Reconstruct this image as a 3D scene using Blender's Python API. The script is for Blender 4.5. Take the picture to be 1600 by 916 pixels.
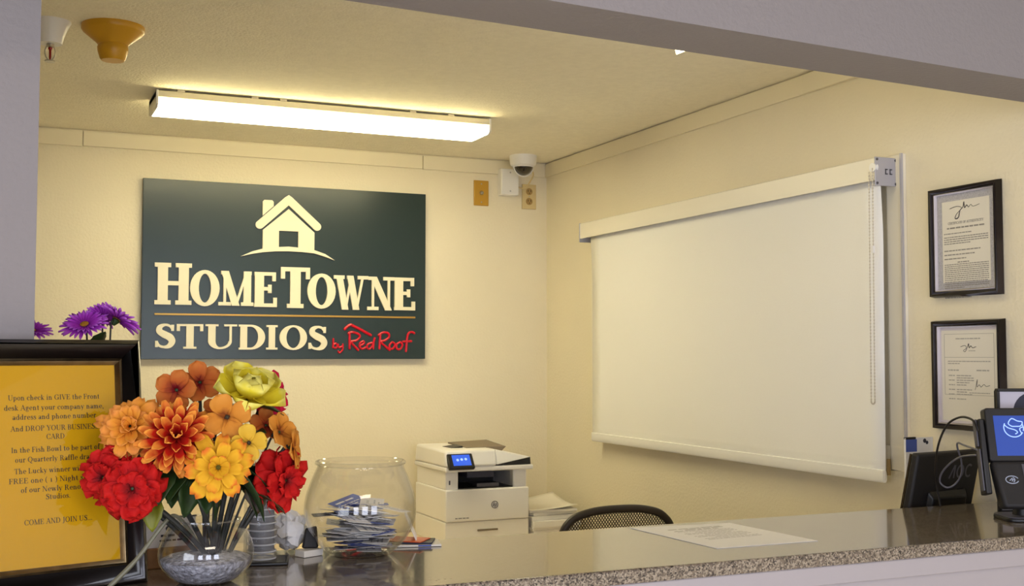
import bpy, bmesh, math, random
from math import sin, cos, pi, radians
from mathutils import Vector, Matrix, Euler

for o in list(bpy.data.objects):
    bpy.data.objects.remove(o)
SC = bpy.context.scene
COL = SC.collection
random.seed(7)

# ------------------------------------------------------------------ camera
cam_d = bpy.data.cameras.new('camera')
cam = bpy.data.objects.new('camera', cam_d)
COL.objects.link(cam)
cam_d.sensor_fit = 'HORIZONTAL'
cam_d.sensor_width = 36.0
cam_d.lens = 1828.7 * 36.0 / 1600.0
cam_d.clip_start = 0.02
cam_d.clip_end = 60
cam.location = (-2.3546, -4.9393, 1.5395)
cam.rotation_euler = (radians(90 + 3.0397), 0, radians(-23.785))
SC.camera = cam

# ------------------------------------------------------------------ view, world, lights
SC.view_settings.view_transform = 'Standard'
SC.view_settings.look = 'None'
SC.view_settings.exposure = 0.0
SC.view_settings.gamma = 1.0
SC.view_settings.use_curve_mapping = False
LENS_STRENGTH = 20.5
LENS_SIDE_STRENGTH = 19.0
SECOND_LENS_STRENGTH = 6.5
LOBBY_WINDOW_W = 46.0
LOBBY_SIDE_FILL_W = 66.0
LOBBY_LAMP_W = 26.0
w = bpy.data.worlds.new('world')
SC.world = w
w.use_nodes = True
w.node_tree.nodes['Background'].inputs[0].default_value = (0.75, 0.82, 1.0, 1)
w.node_tree.nodes['Background'].inputs[1].default_value = 0.35


def area(name, loc, rot, sx, sy, watts, col):
    d = bpy.data.lights.new(name, 'AREA')
    d.shape = 'RECTANGLE'
    d.size = sx
    d.size_y = sy
    d.energy = watts
    d.color = col
    o = bpy.data.objects.new(name, d)
    o.location = loc
    o.rotation_euler = rot
    COL.objects.link(o)
    return o


# daylight through the three lobby windows behind the camera
for i, x in enumerate((-4.3, -2.4, -0.6)):  # rear windows
    area('lobby_window_light', (x, -8.3, 1.45), (radians(90), 0, 0), 1.1, 1.5, LOBBY_WINDOW_W, (0.80, 0.84, 1.0))
# unseen cool fill added at the lobby's left, brightening blind and right wall
area('lobby_side_fill_light', (-5.35, -5.9, 1.45), (radians(90), 0, radians(-90)), 2.6, 1.5, LOBBY_SIDE_FILL_W, (0.86, 0.90, 1.0))
# lamp in the lobby ceiling
area('lobby_ceiling_light', (-2.0, -5.6, 2.68), (0, 0, 0), 1.2, 0.6, LOBBY_LAMP_W, (1.0, 0.86, 0.68))

# ------------------------------------------------------------------ materials


def lin(c):
    def f(v):
        v = v / 255.0
        return v / 12.92 if v <= 0.04045 else ((v + 0.055) / 1.055) ** 2.4
    return (f(c[0]), f(c[1]), f(c[2]), 1.0)


def newmat(name):
    m = bpy.data.materials.new(name)
    m.use_nodes = True
    nt = m.node_tree
    return m, nt, nt.nodes['Principled BSDF']


def mat(name, rgb, rough=0.5, metal=0.0, bump=0.0, bscale=60.0, var=0.0, vscale=8.0, coat=0.0, spec=0.5, sheen=0.0):
    m, nt, b = newmat(name)
    b.inputs['Base Color'].default_value = lin(rgb)
    b.inputs['Roughness'].default_value = rough
    b.inputs['Metallic'].default_value = metal
    b.inputs['Coat Weight'].default_value = coat
    b.inputs['Specular IOR Level'].default_value = spec
    b.inputs['Sheen Weight'].default_value = sheen
    tc = nt.nodes.new('ShaderNodeTexCoord')
    if var > 0:
        n = nt.nodes.new('ShaderNodeTexNoise')
        n.inputs['Scale'].default_value = vscale
        n.inputs['Detail'].default_value = 4
        nt.links.new(tc.outputs['Object'], n.inputs['Vector'])
        r = nt.nodes.new('ShaderNodeValToRGB')
        c = lin(rgb)
        r.color_ramp.elements[0].position = 0.3
        r.color_ramp.elements[1].position = 0.7
        r.color_ramp.elements[0].color = tuple(max(0, k * (1 - var)) for k in c[:3]) + (1,)
        r.color_ramp.elements[1].color = tuple(min(1, k * (1 + var)) for k in c[:3]) + (1,)
        nt.links.new(n.outputs['Fac'], r.inputs['Fac'])
        nt.links.new(r.outputs['Color'], b.inputs['Base Color'])
    if bump > 0:
        n = nt.nodes.new('ShaderNodeTexNoise')
        n.inputs['Scale'].default_value = bscale
        n.inputs['Detail'].default_value = 3
        nt.links.new(tc.outputs['Object'], n.inputs['Vector'])
        bp = nt.nodes.new('ShaderNodeBump')
        bp.inputs['Strength'].default_value = bump
        bp.inputs['Distance'].default_value = 0.01
        nt.links.new(n.outputs['Fac'], bp.inputs['Height'])
        nt.links.new(bp.outputs['Normal'], b.inputs['Normal'])
    return m


def emit(name, rgb, strength):
    m, nt, b = newmat(name)
    b.inputs['Base Color'].default_value = lin(rgb)
    b.inputs['Emission Color'].default_value = lin(rgb)
    b.inputs['Emission Strength'].default_value = strength
    b.inputs['Roughness'].default_value = 0.3
    return m


def petalmat(name, c0, c1, c2=None, p1=0.6):
    """petal colour runs from the base of each petal to its tip"""
    m, nt, b = newmat(name)
    a = nt.nodes.new('ShaderNodeAttribute')
    a.attribute_name = 'tone'
    tc = nt.nodes.new('ShaderNodeTexCoord')
    n = nt.nodes.new('ShaderNodeTexNoise')
    n.inputs['Scale'].default_value = 42
    nt.links.new(tc.outputs['Object'], n.inputs['Vector'])
    ma = nt.nodes.new('ShaderNodeMath')
    ma.operation = 'MULTIPLY_ADD'
    ma.inputs[1].default_value = 0.9
    nt.links.new(n.outputs['Fac'], ma.inputs[0])
    sb = nt.nodes.new('ShaderNodeMath')
    sb.operation = 'SUBTRACT'
    sb.inputs[1].default_value = 0.45
    nt.links.new(a.outputs['Fac'], sb.inputs[0])
    nt.links.new(sb.outputs[0], ma.inputs[2])
    r = nt.nodes.new('ShaderNodeValToRGB')
    r.color_ramp.elements[0].color = lin(c0)
    r.color_ramp.elements[1].color = lin(c2 or c1)
    e = r.color_ramp.elements.new(p1)
    e.color = lin(c1)
    nt.links.new(ma.outputs[0], r.inputs['Fac'])
    nt.links.new(r.outputs['Color'], b.inputs['Base Color'])
    b.inputs['Roughness'].default_value = 0.75
    b.inputs['Specular IOR Level'].default_value = 0.25
    return m


def thinglass(name, tint=(1, 1, 1), rough=0.01, base=0.05, edge=0.75, power=3.0):
    m = bpy.data.materials.new(name)
    m.use_nodes = True
    nt = m.node_tree
    nt.nodes.clear()
    out = nt.nodes.new('ShaderNodeOutputMaterial')
    mix = nt.nodes.new('ShaderNodeMixShader')
    tr = nt.nodes.new('ShaderNodeBsdfTransparent')
    gl = nt.nodes.new('ShaderNodeBsdfGlossy')
    tr.inputs['Color'].default_value = tuple(tint) + (1,)
    gl.inputs['Roughness'].default_value = rough
    lw = nt.nodes.new('ShaderNodeLayerWeight')
    lw.inputs['Blend'].default_value = 0.5
    pw = nt.nodes.new('ShaderNodeMath')
    pw.operation = 'POWER'
    pw.inputs[1].default_value = power
    nt.links.new(lw.outputs['Facing'], pw.inputs[0])
    ma = nt.nodes.new('ShaderNodeMath')
    ma.operation = 'MULTIPLY_ADD'
    ma.inputs[1].default_value = edge
    ma.inputs[2].default_value = base
    nt.links.new(pw.outputs[0], ma.inputs[0])
    nt.links.new(ma.outputs[0], mix.inputs['Fac'])
    nt.links.new(tr.outputs[0], mix.inputs[1])
    nt.links.new(gl.outputs[0], mix.inputs[2])
    nt.links.new(mix.outputs[0], out.inputs['Surface'])
    return m


def granite(name):
    m, nt, b = newmat(name)
    tc = nt.nodes.new('ShaderNodeTexCoord')
    v = nt.nodes.new('ShaderNodeTexVoronoi')
    v.inputs['Scale'].default_value = 360
    nt.links.new(tc.outputs['Object'], v.inputs['Vector'])
    sep = nt.nodes.new('ShaderNodeSeparateColor')
    nt.links.new(v.outputs['Color'], sep.inputs[0])
    r = nt.nodes.new('ShaderNodeValToRGB')
    r.color_ramp.interpolation = 'CONSTANT'
    els = r.color_ramp.elements
    els[0].position = 0.0
    els[0].color = lin((50, 44, 41))
    els[1].position = 0.12
    els[1].color = lin((100, 89, 80))
    for p, c in ((0.34, (142, 130, 114)), (0.58, (120, 107, 92)), (0.76, (162, 150, 134)), (0.93, (80, 70, 63))):
        e = els.new(p)
        e.color = lin(c)
    nt.links.new(sep.outputs[0], r.inputs['Fac'])
    n = nt.nodes.new('ShaderNodeTexNoise')
    n.inputs['Scale'].default_value = 14
    n.inputs['Detail'].default_value = 5
    nt.links.new(tc.outputs['Object'], n.inputs['Vector'])
    mx = nt.nodes.new('ShaderNodeMixRGB')
    mx.blend_type = 'OVERLAY'
    mx.inputs['Fac'].default_value = 0.22
    nt.links.new(r.outputs['Color'], mx.inputs[1])
    nt.links.new(n.outputs['Fac'], mx.inputs[2])
    nt.links.new(mx.outputs[0], b.inputs['Base Color'])
    b.inputs['Roughness'].default_value = 0.14
    b.inputs['Coat Weight'].default_value = 0.6
    b.inputs['Coat Roughness'].default_value = 0.05
    return m


M = dict(
    wall=mat('cream_orange_peel_wall', (240, 230, 204), 0.75, bump=0.22, bscale=95, var=0.02, vscale=3),
    ceil=mat('cream_textured_ceiling', (252, 245, 226), 0.85, bump=0.38, bscale=120, var=0.03, vscale=40),
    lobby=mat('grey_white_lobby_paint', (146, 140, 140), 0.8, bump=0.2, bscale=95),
    floor=mat('beige_floor_tile', (244, 236, 220), 0.5, bump=0.05, bscale=40, var=0.05, vscale=12),
    trim=mat('cream_trim_paint', (240, 230, 202), 0.55),
    granite=granite('speckled_granite'),
    panel=mat('lavender_grey_laminate', (172, 166, 170), 0.6),
    signgreen=mat('dark_green_sign_board', (34, 52, 54), 0.28, bump=0.04, bscale=20, spec=0.5),
    cream=mat('cream_letter', (244, 236, 208), 0.35),
    gold=mat('gold_rule', (190, 152, 74), 0.35, metal=0.5),
    red=mat('red_letter', (214, 16, 44), 0.3),
    white=mat('white_painted_metal', (226, 218, 198), 0.4),
    whitep=mat('white_plastic', (244, 242, 240), 0.35),
    lens=emit('lit_prismatic_lens', (253, 241, 198), LENS_STRENGTH),
    lensside=emit('lit_lens_side', (255, 238, 176), LENS_SIDE_STRENGTH),
    yellow=mat('yellow_painted_plastic', (214, 160, 34), 0.35),
    steel=mat('brushed_steel', (190, 188, 184), 0.3, metal=1.0),
    bracket=mat('silver_grey_bracket', (186, 184, 192), 0.4, metal=0.2),
    sprred=mat('red_glass_bulb', (150, 20, 14), 0.15),
    brass=mat('old_brass_plate', (206, 160, 62), 0.35, metal=0.35),
    ivory=mat('ivory_plastic', (222, 200, 146), 0.4),
    dark=mat('black_plastic', (22, 21, 23), 0.4),
    darkm=mat('black_matt_plastic', (30, 28, 29), 0.6),
    smoke=mat('smoked_dome', (40, 30, 22), 0.06, coat=1.0),
    fabric=mat('cream_blind_fabric', (252, 250, 244), 0.85, bump=0.15, bscale=500, sheen=0.2),
    rail=mat('white_headrail', (244, 238, 222), 0.4),
    casing=mat('cream_window_casing', (240, 232, 212), 0.5),
    chain=mat('bead_chain', (206, 198, 184), 0.35, metal=0.3),
    framewood=mat('dark_brown_frame', (40, 30, 30), 0.35),
    blackframe=mat('black_wood_frame', (26, 19, 18), 0.3, bump=0.05, bscale=40, coat=0.3),
    silverfillet=mat('antique_silver_fillet', (150, 128, 92), 0.4, metal=0.6, var=0.2, vscale=60),
    yellowpaper=mat('yellow_paper', (200, 152, 0), 0.7, spec=0.15),
    ink=mat('black_ink', (30, 22, 14), 0.7),
    greyink=mat('grey_ink', (150, 146, 142), 0.8),
    midink=mat('faded_ink', (178, 174, 168), 0.8),
    darkink=mat('dark_ink', (70, 66, 72), 0.8),
    paper=mat('white_paper', (238, 233, 222), 0.8),
    paperw=mat('bright_paper', (242, 240, 238), 0.8),
    lavpaper=mat('patterned_border_paper', (186, 184, 190), 0.8, var=0.22, vscale=420),
    matwhite=mat('white_mat_board', (226, 218, 222), 0.7),
    pglass=thinglass('picture_glass', (1, 1, 1), 0.02, 0.02, 0.5, 4),
    glass=thinglass('clear_bowl_glass', (0.985, 0.987, 0.985), 0.012, 0.045, 0.6, 2.6),
    vglass=thinglass('clear_vase_glass', (0.96, 0.965, 0.975), 0.012, 0.06, 0.6, 2.6),
    acrylic=thinglass('clear_acrylic', (0.985, 0.985, 0.985), 0.03, 0.04, 0.4, 3),
    cup=mat('clear_plastic_cup', (236, 236, 238), 0.12),
    gravel=mat('white_grey_gravel', (184, 184, 192), 0.8, bump=0.9, bscale=160, var=0.55, vscale=130),
    stem=mat('dark_grey_green_stem', (44, 46, 44), 0.4),
    palestem=mat('grey_green_stem', (122, 120, 98), 0.45),
    leaf=mat('dark_green_leaf', (36, 58, 22), 0.5, var=0.35, vscale=40, spec=0.4),
    leaf2=mat('yellow_green_leaf', (112, 116, 24), 0.5, var=0.3, vscale=40),
    brownleaf=mat('brown_green_leaf', (70, 52, 26), 0.5, var=0.4, vscale=40),
    desk=mat('beige_laminate_desk', (226, 208, 176), 0.5),
    screen=emit('lit_blue_screen', (44, 84, 200), 0.9),
    tscreen=emit('lit_terminal_screen', (34, 62, 140), 0.75),
    swirl=emit('lit_pale_screen_mark', (150, 180, 240), 0.9),
    greytray=mat('grey_brown_tray', (128, 114, 96), 0.5),
    mesh=mat('brown_black_mesh', (52, 40, 30), 0.6),
    chairfr=mat('dark_chair_frame', (44, 36, 32), 0.4),
    seat=mat('black_seat_fabric', (36, 33, 32), 0.9, bump=0.3, bscale=400),
    cable=mat('black_cable', (26, 24, 26), 0.4),
    grey=mat('grey_plastic', (86, 84, 92), 0.4),
    lightgrey=mat('pale_grey_print', (150, 150, 156), 0.5),
    wood=mat('light_wood', (156, 108, 56), 0.5, var=0.15, vscale=30),
    blue=mat('blue_card', (74, 96, 176), 0.6),
    navy=mat('dark_navy_card', (44, 46, 66), 0.6),
    orangep=mat('orange_red_print', (214, 92, 44), 0.5),
    centre=mat('orange_yellow_disc', (204, 140, 30), 0.9, bump=0.8, bscale=600),
    greencentre=mat('olive_centre', (120, 110, 24), 0.9, bump=0.8, bscale=600),
    darkcentre=mat('dark_brown_centre', (62, 40, 18), 0.9),
    lavend=mat('lavender_panel', (206, 202, 216), 0.5),
)
M['cuprim'] = mat('clear_cup_lip', (246, 246, 248), 0.1)
M['cuprim'].node_tree.nodes['Principled BSDF'].inputs['Alpha'].default_value = 0.6
M['cup'].node_tree.nodes['Principled BSDF'].inputs['Alpha'].default_value = 0.11
PM = dict(
    dahlia=petalmat('amber_petal', (196, 104, 16), (224, 146, 44), (232, 150, 70), 0.62),
    redp=petalmat('red_petal', (84, 2, 8), (178, 8, 12), (200, 26, 20), 0.5),
    mum=petalmat('red_orange_petal', (130, 8, 6), (196, 30, 12), (240, 160, 62), 0.62),
    zinnia=petalmat('yellow_orange_petal', (206, 150, 22), (228, 172, 36), (226, 122, 40), 0.74),
    rust=petalmat('rust_petal', (120, 14, 20), (190, 92, 34), (204, 122, 52), 0.35),
    tan=petalmat('orange_tan_petal', (140, 70, 16), (204, 130, 40), (216, 146, 58), 0.3),
    ochre=petalmat('ochre_petal', (150, 110, 16), (214, 168, 46), (220, 180, 64), 0.3),
    rose=petalmat('lemon_petal', (200, 176, 20), (226, 208, 48), (236, 226, 116), 0.75),
    crim=petalmat('crimson_petal', (120, 2, 30), (190, 8, 48), (204, 14, 70), 0.5),
    purple=petalmat('purple_petal', (132, 24, 142), (170, 56, 190), (196, 108, 216), 0.6),
)

# ------------------------------------------------------------------ mesh helpers


class MB:
    def __init__(self):
        self.v = []
        self.f = []
        self.t = []
        self.M = Matrix.Identity(4)

    def add(self, vs, fs, t=None):
        n = len(self.v)
        for p in vs:
            self.v.append(self.M @ Vector(p))
        self.t.extend(t if t else [0.0] * len(vs))
        for q in fs:
            self.f.append([i + n for i in q])
        return self

    def box(self, x0, x1, y0, y1, z0, z1):
        vs = [(x, y, z) for z in (z0, z1) for y in (y0, y1) for x in (x0, x1)]
        return self.add(vs, [(0, 2, 3, 1), (4, 5, 7, 6), (0, 1, 5, 4), (2, 6, 7, 3), (0, 4, 6, 2), (1, 3, 7, 5)])

    def hexa(self, bottom, top):
        n = len(bottom)
        fs = [tuple(range(n - 1, -1, -1)), tuple(range(n, 2 * n))]
        fs += [(i, (i + 1) % n, n + (i + 1) % n, n + i) for i in range(n)]
        return self.add(list(bottom) + list(top), fs)

    def lathe(self, prof, n=32, c=(0, 0, 0)):
        vs, fs = [], []
        for r, z in prof:
            for k in range(n):
                a = 2 * pi * k / n
                vs.append((c[0] + r * cos(a), c[1] + r * sin(a), c[2] + z))
        for i in range(len(prof) - 1):
            for k in range(n):
                k2 = (k + 1) % n
                fs.append((i * n + k, i * n + k2, (i + 1) * n + k2, (i + 1) * n + k))
        if prof[0][0] > 1e-6 and prof[0] != prof[-1]:
            fs.append(tuple(range(n - 1, -1, -1)))
        if prof[-1][0] > 1e-6 and prof[0] != prof[-1]:
            m = (len(prof) - 1) * n
            fs.append(tuple(m + k for k in range(n)))
        return self.add(vs, fs)

    def tube(self, pts, r, n=8, closed=False):
        pts = [Vector(p) for p in pts]
        N = len(pts)
        rs = r if isinstance(r, (list, tuple)) else [r] * N
        up = None
        vs, fs = [], []
        for i, p in enumerate(pts):
            if closed:
                d = pts[(i + 1) % N] - pts[i - 1]
            else:
                d = pts[min(i + 1, N - 1)] - pts[max(i - 1, 0)]
            d.normalize()
            if up is None:
                up = Vector((0, 0, 1)) if abs(d.z) < 0.9 else Vector((1, 0, 0))
            up = (up - d * up.dot(d)).normalized()
            s = d.cross(up)
            for k in range(n):
                a = 2 * pi * k / n
                vs.append(p + (up * cos(a) + s * sin(a)) * rs[i])
        for i in range(N if closed else N - 1):
            j = (i + 1) % N
            for k in range(n):
                k2 = (k + 1) % n
                fs.append((i * n + k, j * n + k, j * n + k2, i * n + k2))
        if not closed:
            fs.append(tuple(range(n)))
            fs.append(tuple((N - 1) * n + k for k in range(n - 1, -1, -1)))
        return self.add(vs, fs)

    def polys(self, polys, d=0.001, y=0.0):
        """extrude 2-D (x,z) polygons from y towards -y by d"""
        for k, p in enumerate(polys):
            e = y - d - d * 0.0015 * (k % 60)
            self.hexa([(a, y, b) for a, b in p], [(a, e, b) for a, b in p])
        return self

    def ball(self, c, r, n=10, m=6, sz=1.0):
        prof = [(r * sin(pi * i / m) if 0 < i < m else 0.0, -r * sz * cos(pi * i / m)) for i in range(m + 1)]
        return self.lathe(prof, n, c)

    def build(self, name, m, parent=None, bevel=0.0, seg=2, sharp=38, merge=True):
        me = bpy.data.meshes.new(name)
        bm = bmesh.new()
        lay = bm.verts.layers.float.new('tone')
        bv = [bm.verts.new(p) for p in self.v]
        for a, t in zip(bv, self.t):
            a[lay] = t
        for q in self.f:
            try:
                bm.faces.new([bv[i] for i in q])
            except ValueError:
                pass
        if merge:
            bmesh.ops.remove_doubles(bm, verts=bm.verts, dist=1e-6)
        bmesh.ops.recalc_face_normals(bm, faces=bm.faces)
        lim = radians(sharp)
        for f in bm.faces:
            f.smooth = True
        for e in bm.edges:
            if len(e.link_faces) == 2 and e.calc_face_angle(0) > lim:
                e.smooth = False
        bm.to_mesh(me)
        bm.free()
        me.materials.append(m)
        o = bpy.data.objects.new(name, me)
        COL.objects.link(o)
        if parent:
            o.parent = parent
        if bevel > 0:
            b = o.modifiers.new('bevel', 'BEVEL')
            b.width = bevel
            b.segments = seg
            b.limit_method = 'ANGLE'
            b.angle_limit = radians(40)
        return o


def cr(pts, n=6, closed=False):
    """Catmull-Rom resampling"""
    P = [Vector(p) for p in pts]
    out = []
    N = len(P)
    rng = range(N) if closed else range(N - 1)
    for i in rng:
        if closed:
            p0, p1, p2, p3 = P[i - 1], P[i], P[(i + 1) % N], P[(i + 2) % N]
        else:
            p0, p1, p2, p3 = P[max(i - 1, 0)], P[i], P[i + 1], P[min(i + 2, N - 1)]
        for k in range(n):
            t = k / n
            out.append(0.5 * ((2 * p1) + (p2 - p0) * t + (2 * p0 - 5 * p1 + 4 * p2 - p3) * t * t + (3 * p1 - p0 - 3 * p2 + p3) * t ** 3))
    if not closed:
        out.append(P[-1].copy())
    return out


def thing(name, label, cat, loc=(0, 0, 0), rot=(0, 0, 0), group=None):
    o = bpy.data.objects.new(name, None)
    o.empty_display_size = 0.05
    COL.objects.link(o)
    o.location = loc
    o.rotation_euler = rot
    return tag(o, label, cat, group)


def tag(o, label, cat, group=None):
    o['label'] = label
    o['category'] = cat
    if group:
        o['group'] = group
    return o


def struct(o):
    o['kind'] = 'structure'
    return o


def place(o, loc, rot=(0, 0, 0)):
    o.location = loc
    o.rotation_euler = rot
    return o


# ------------------------------------------------------------------ lettering: 2-D polygons


def ribbon(pts, widths, n=5):
    P = cr([(p[0], p[1], 0) for p in pts], n) if len(pts) > 2 else [Vector((p[0], p[1], 0)) for p in pts]
    N = len(P)
    if not isinstance(widths, (list, tuple)):
        widths = [widths, widths]
    L, Rr = [], []
    for i, p in enumerate(P):
        d = (P[min(i + 1, N - 1)] - P[max(i - 1, 0)]).normalized()
        s = Vector((-d.y, d.x, 0))
        t = i / (N - 1) * (len(widths) - 1)
        k = min(int(t), len(widths) - 2)
        wd = widths[k] + (widths[k + 1] - widths[k]) * (t - k)
        L.append(p + s * wd / 2)
        Rr.append(p - s * wd / 2)
    return [[(L[i].x, L[i].y), (Rr[i].x, Rr[i].y), (Rr[i + 1].x, Rr[i + 1].y), (L[i + 1].x, L[i + 1].y)] for i in range(N - 1)]


def disc(x, y, r, n=10):
    return [(x + r * cos(2 * pi * k / n), y + r * sin(2 * pi * k / n)) for k in range(n)]


def glyph(ch, W=0.1, T=0.032):
    c, x = 0.7, 0.47
    q = []
    hs = W / 2 + 0.065

    def V(a, y0, y1, w=None):
        w = W if w is None else w
        q.append([(a - w / 2, y0), (a + w / 2, y0), (a + w / 2, y1), (a - w / 2, y1)])

    def H(x0, x1, y):
        q.append([(x0, y - T / 2), (x1, y - T / 2), (x1, y + T / 2), (x0, y + T / 2)])

    def SB(a, h=hs, y=0):
        q.append([(a - h, y), (a + h, y), (a + h, y + T), (a - h, y + T)])

    def ST(a, y=c, h=hs):
        q.append([(a - h, y - T), (a + h, y - T), (a + h, y), (a - h, y)])

    def SL(a, y):
        q.append([(a - hs, y - T * 1.3), (a, y - T * 1.3), (a, y), (a - hs, y - T * 0.3)])

    def D(x0, y0, x1, y1, w):
        q.append([(x0 - w / 2, y0), (x0 + w / 2, y0), (x1 + w / 2, y1), (x1 - w / 2, y1)])

    def O(cx, cy, rx, ry, a0=0, a1=360, w=None, n=20):
        w = W if w is None else w
        ri, rj = max(rx - w, 0.01), max(ry - T, 0.01)
        for k in range(n):
            s, e = radians(a0 + (a1 - a0) * k / n), radians(a0 + (a1 - a0) * (k + 1) / n)
            q.append([(cx + rx * cos(s), cy + ry * sin(s)), (cx + rx * cos(e), cy + ry * sin(e)),
                      (cx + ri * cos(e), cy + rj * sin(e)), (cx + ri * cos(s), cy + rj * sin(s))])

    def P(pts, ws):
        q.extend(ribbon(pts, ws))

    def dot(a, b, r=0.055):
        q.append(disc(a, b, r))

    N1 = T * 1.25
    adv = 0.3
    if ch == 'A':
        D(.09, 0, .35, c, T); D(.34, c, .6, 0, W); H(.18, .5, .24); SB(.09); SB(.6); adv = .7
    elif ch == 'B':
        V(.15, 0, c); O(.3, .53, .2, .17, -90, 90); O(.3, .19, .25, .19, -90, 90)
        for y in (c - T / 2, .36, T / 2): H(.03, .31, y)
        adv = .6
    elif ch == 'C':
        O(.37, .35, .33, .36, 42, 318); V(.61, .46, .69, N1); V(.61, .06, .16, N1); adv = .68
    elif ch == 'D':
        V(.15, 0, c); O(.32, .35, .35, .35, -90, 90); H(.03, .33, c - T / 2); H(.03, .33, T / 2); adv = .73
    elif ch in 'EF':
        V(.15, 0, c); H(.03, .5, c - T / 2); H(.15, .4, .365); V(.5, .52, c, N1); V(.4, .28, .45, N1)
        if ch == 'E':
            H(.03, .53, T / 2); V(.53, 0, .19, N1); adv = .6
        else:
            SB(.15); adv = .56
    elif ch == 'G':
        O(.37, .35, .33, .36, 42, 330); V(.61, .46, .69, N1); V(.6, .03, .3); ST(.6, .32); adv = .74
    elif ch == 'H':
        V(.15, 0, c); V(.6, 0, c); H(.15, .6, .36); SB(.15); SB(.6); ST(.15); ST(.6); adv = .75
    elif ch == 'I':
        V(.17, 0, c); SB(.17); ST(.17); adv = .34
    elif ch == 'J':
        V(.22, .1, c); P([(.22, .12), (.18, -.04), (.06, -.1)], [W, T * 2, T]); ST(.22); dot(.06, -.08); adv = .38
    elif ch == 'L':
        V(.15, 0, c); H(.03, .52, T / 2); V(.52, 0, .22, N1); SB(.15); ST(.15); adv = .58
    elif ch == 'M':
        V(.12, 0, c, T); D(.12, c, .41, 0, W); D(.41, 0, .7, c, T); V(.71, 0, c); SB(.12); SB(.71)
        q.append([(.02, c - T), (.18, c - T), (.18, c), (.02, c)]); q.append([(.65, c - T), (.82, c - T), (.82, c), (.65, c)]); adv = .86
    elif ch == 'N':
        V(.13, 0, c, T); D(.14, c, .59, 0, W); V(.6, 0, c, T); SB(.13); ST(.6)
        q.append([(.0, c - T), (.16, c - T), (.16, c), (.0, c)]); adv = .73
    elif ch == 'O':
        O(.37, .35, .34, .36, n=32); adv = .75
    elif ch == 'P':
        V(.15, 0, c); O(.3, .51, .24, .19, -90, 90); H(.03, .31, c - T / 2); H(.15, .31, .335); SB(.15); adv = .6
    elif ch == 'Q':
        O(.37, .35, .34, .36); P([(.34, .02), (.5, -.12), (.68, -.16)], [T, W * .8, T]); adv = .75
    elif ch == 'R':
        V(.15, 0, c); O(.3, .52, .22, .18, -90, 90); H(.03, .31, c - T / 2); H(.15, .31, .355); SB(.15)
        D(.34, .36, .56, 0, W); SB(.58, .09); adv = .68
    elif ch == 'S':
        P([(.46, .56), (.4, .65), (.28, .685), (.15, .62), (.14, .49), (.27, .39), (.4, .31), (.46, .18), (.39, .05), (.26, .015), (.13, .06), (.07, .18)],
          [T, T * 1.2, T * 1.3, W * .8, W * 1.0, W * 1.2, W * 1.2, W * 1.0, W * .8, T * 1.3, T * 1.2, T])
        V(.47, .5, .69, N1); V(.065, .01, .2, N1); adv = .54
    elif ch == 'T':
        V(.3, 0, c); H(.02, .58, c - T / 2); V(.035, .5, c, N1); V(.565, .5, c, N1); SB(.3); adv = .6
    elif ch == 'U':
        V(.15, .2, c); V(.58, .2, c, T); O((.15 - W / 2 + .58 + T / 2) / 2, .22, (.43 + W / 2 + T / 2) / 2, .23, 180, 270)
        O((.15 - W / 2 + .58 + T / 2) / 2, .22, (.43 + W / 2 + T / 2) / 2, .23, 270, 360, T * 1.3); ST(.15); ST(.58); adv = .72
    elif ch == 'V':
        D(.1, c, .34, 0, W); D(.35, 0, .58, c, T); ST(.1); ST(.58); adv = .67
    elif ch == 'W':
        D(.09, c, .28, 0, W); D(.29, 0, .45, c * .9, T); D(.43, c, .62, 0, W); D(.63, 0, .83, c, T); ST(.09); ST(.42, h=.09); ST(.83); adv = .92
    elif ch == 'Y':
        D(.1, c, .33, .3, W); D(.34, .3, .56, c, T); V(.33, 0, .33); ST(.1); ST(.56); SB(.33); adv = .64
    elif ch == 'a':
        V(.35, .04, .34); P([(.09, .35), (.13, .43), (.24, .455), (.34, .42), (.35, .33)], [W * .9, T * 1.3, T, T * 1.5, W]); O(.2, .13, .16, .14)
        H(.2, .36, .26); SB(.39, .06); adv = .47
    elif ch == 'b':
        V(.13, 0, .72); O(.28, .23, .22, .24); SL(.13, .72); adv = .53
    elif ch == 'c':
        O(.26, .235, .22, .245, 45, 318); dot(.4, .37); adv = .46
    elif ch == 'd':
        V(.4, 0, .72); O(.25, .23, .22, .24); SL(.4, .72); SB(.44, .07); adv = .54
    elif ch == 'e':
        O(.26, .235, .22, .245, 0, 318); H(.08, .46, .25); adv = .49
    elif ch == 'f':
        V(.16, 0, .58); P([(.16, .55), (.19, .68), (.31, .7)], [W, T * 2, T]); dot(.32, .66, .05); H(.02, .32, x - T); SB(.16); adv = .33
    elif ch == 'g':
        O(.23, .3, .18, .18); O(.24, -.09, .2, .12, w=T * 1.6); P([(.14, .16), (.1, .07), (.2, .02), (.36, .0)], [T, T * 1.6, W * .8, T]); H(.36, .48, .44); adv = .49
    elif ch in 'hn':
        V(.14, 0, .72 if ch == 'h' else x); O(.28, .28, .18, .19, 0, 180); V(.41, 0, .3); SL(.14, .72 if ch == 'h' else x); SB(.14); SB(.41); adv = .57
    elif ch == 'i':
        V(.14, 0, x); SL(.14, x); SB(.14); dot(.13, .63, .06); adv = .29
    elif ch == 'k':
        V(.14, 0, .72); D(.16, .2, .4, .45, T); D(.24, .28, .43, 0, W); SL(.14, .72); SB(.14); SB(.45, .09); ST(.41, x, .09); adv = .54
    elif ch == 'l':
        V(.14, 0, .72); SL(.14, .72); SB(.14); adv = .29
    elif ch == 'm':
        V(.14, 0, x); O(.27, .28, .17, .19, 0, 180); V(.39, 0, .3); O(.53, .28, .18, .19, 0, 180); V(.66, 0, .3)
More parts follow.
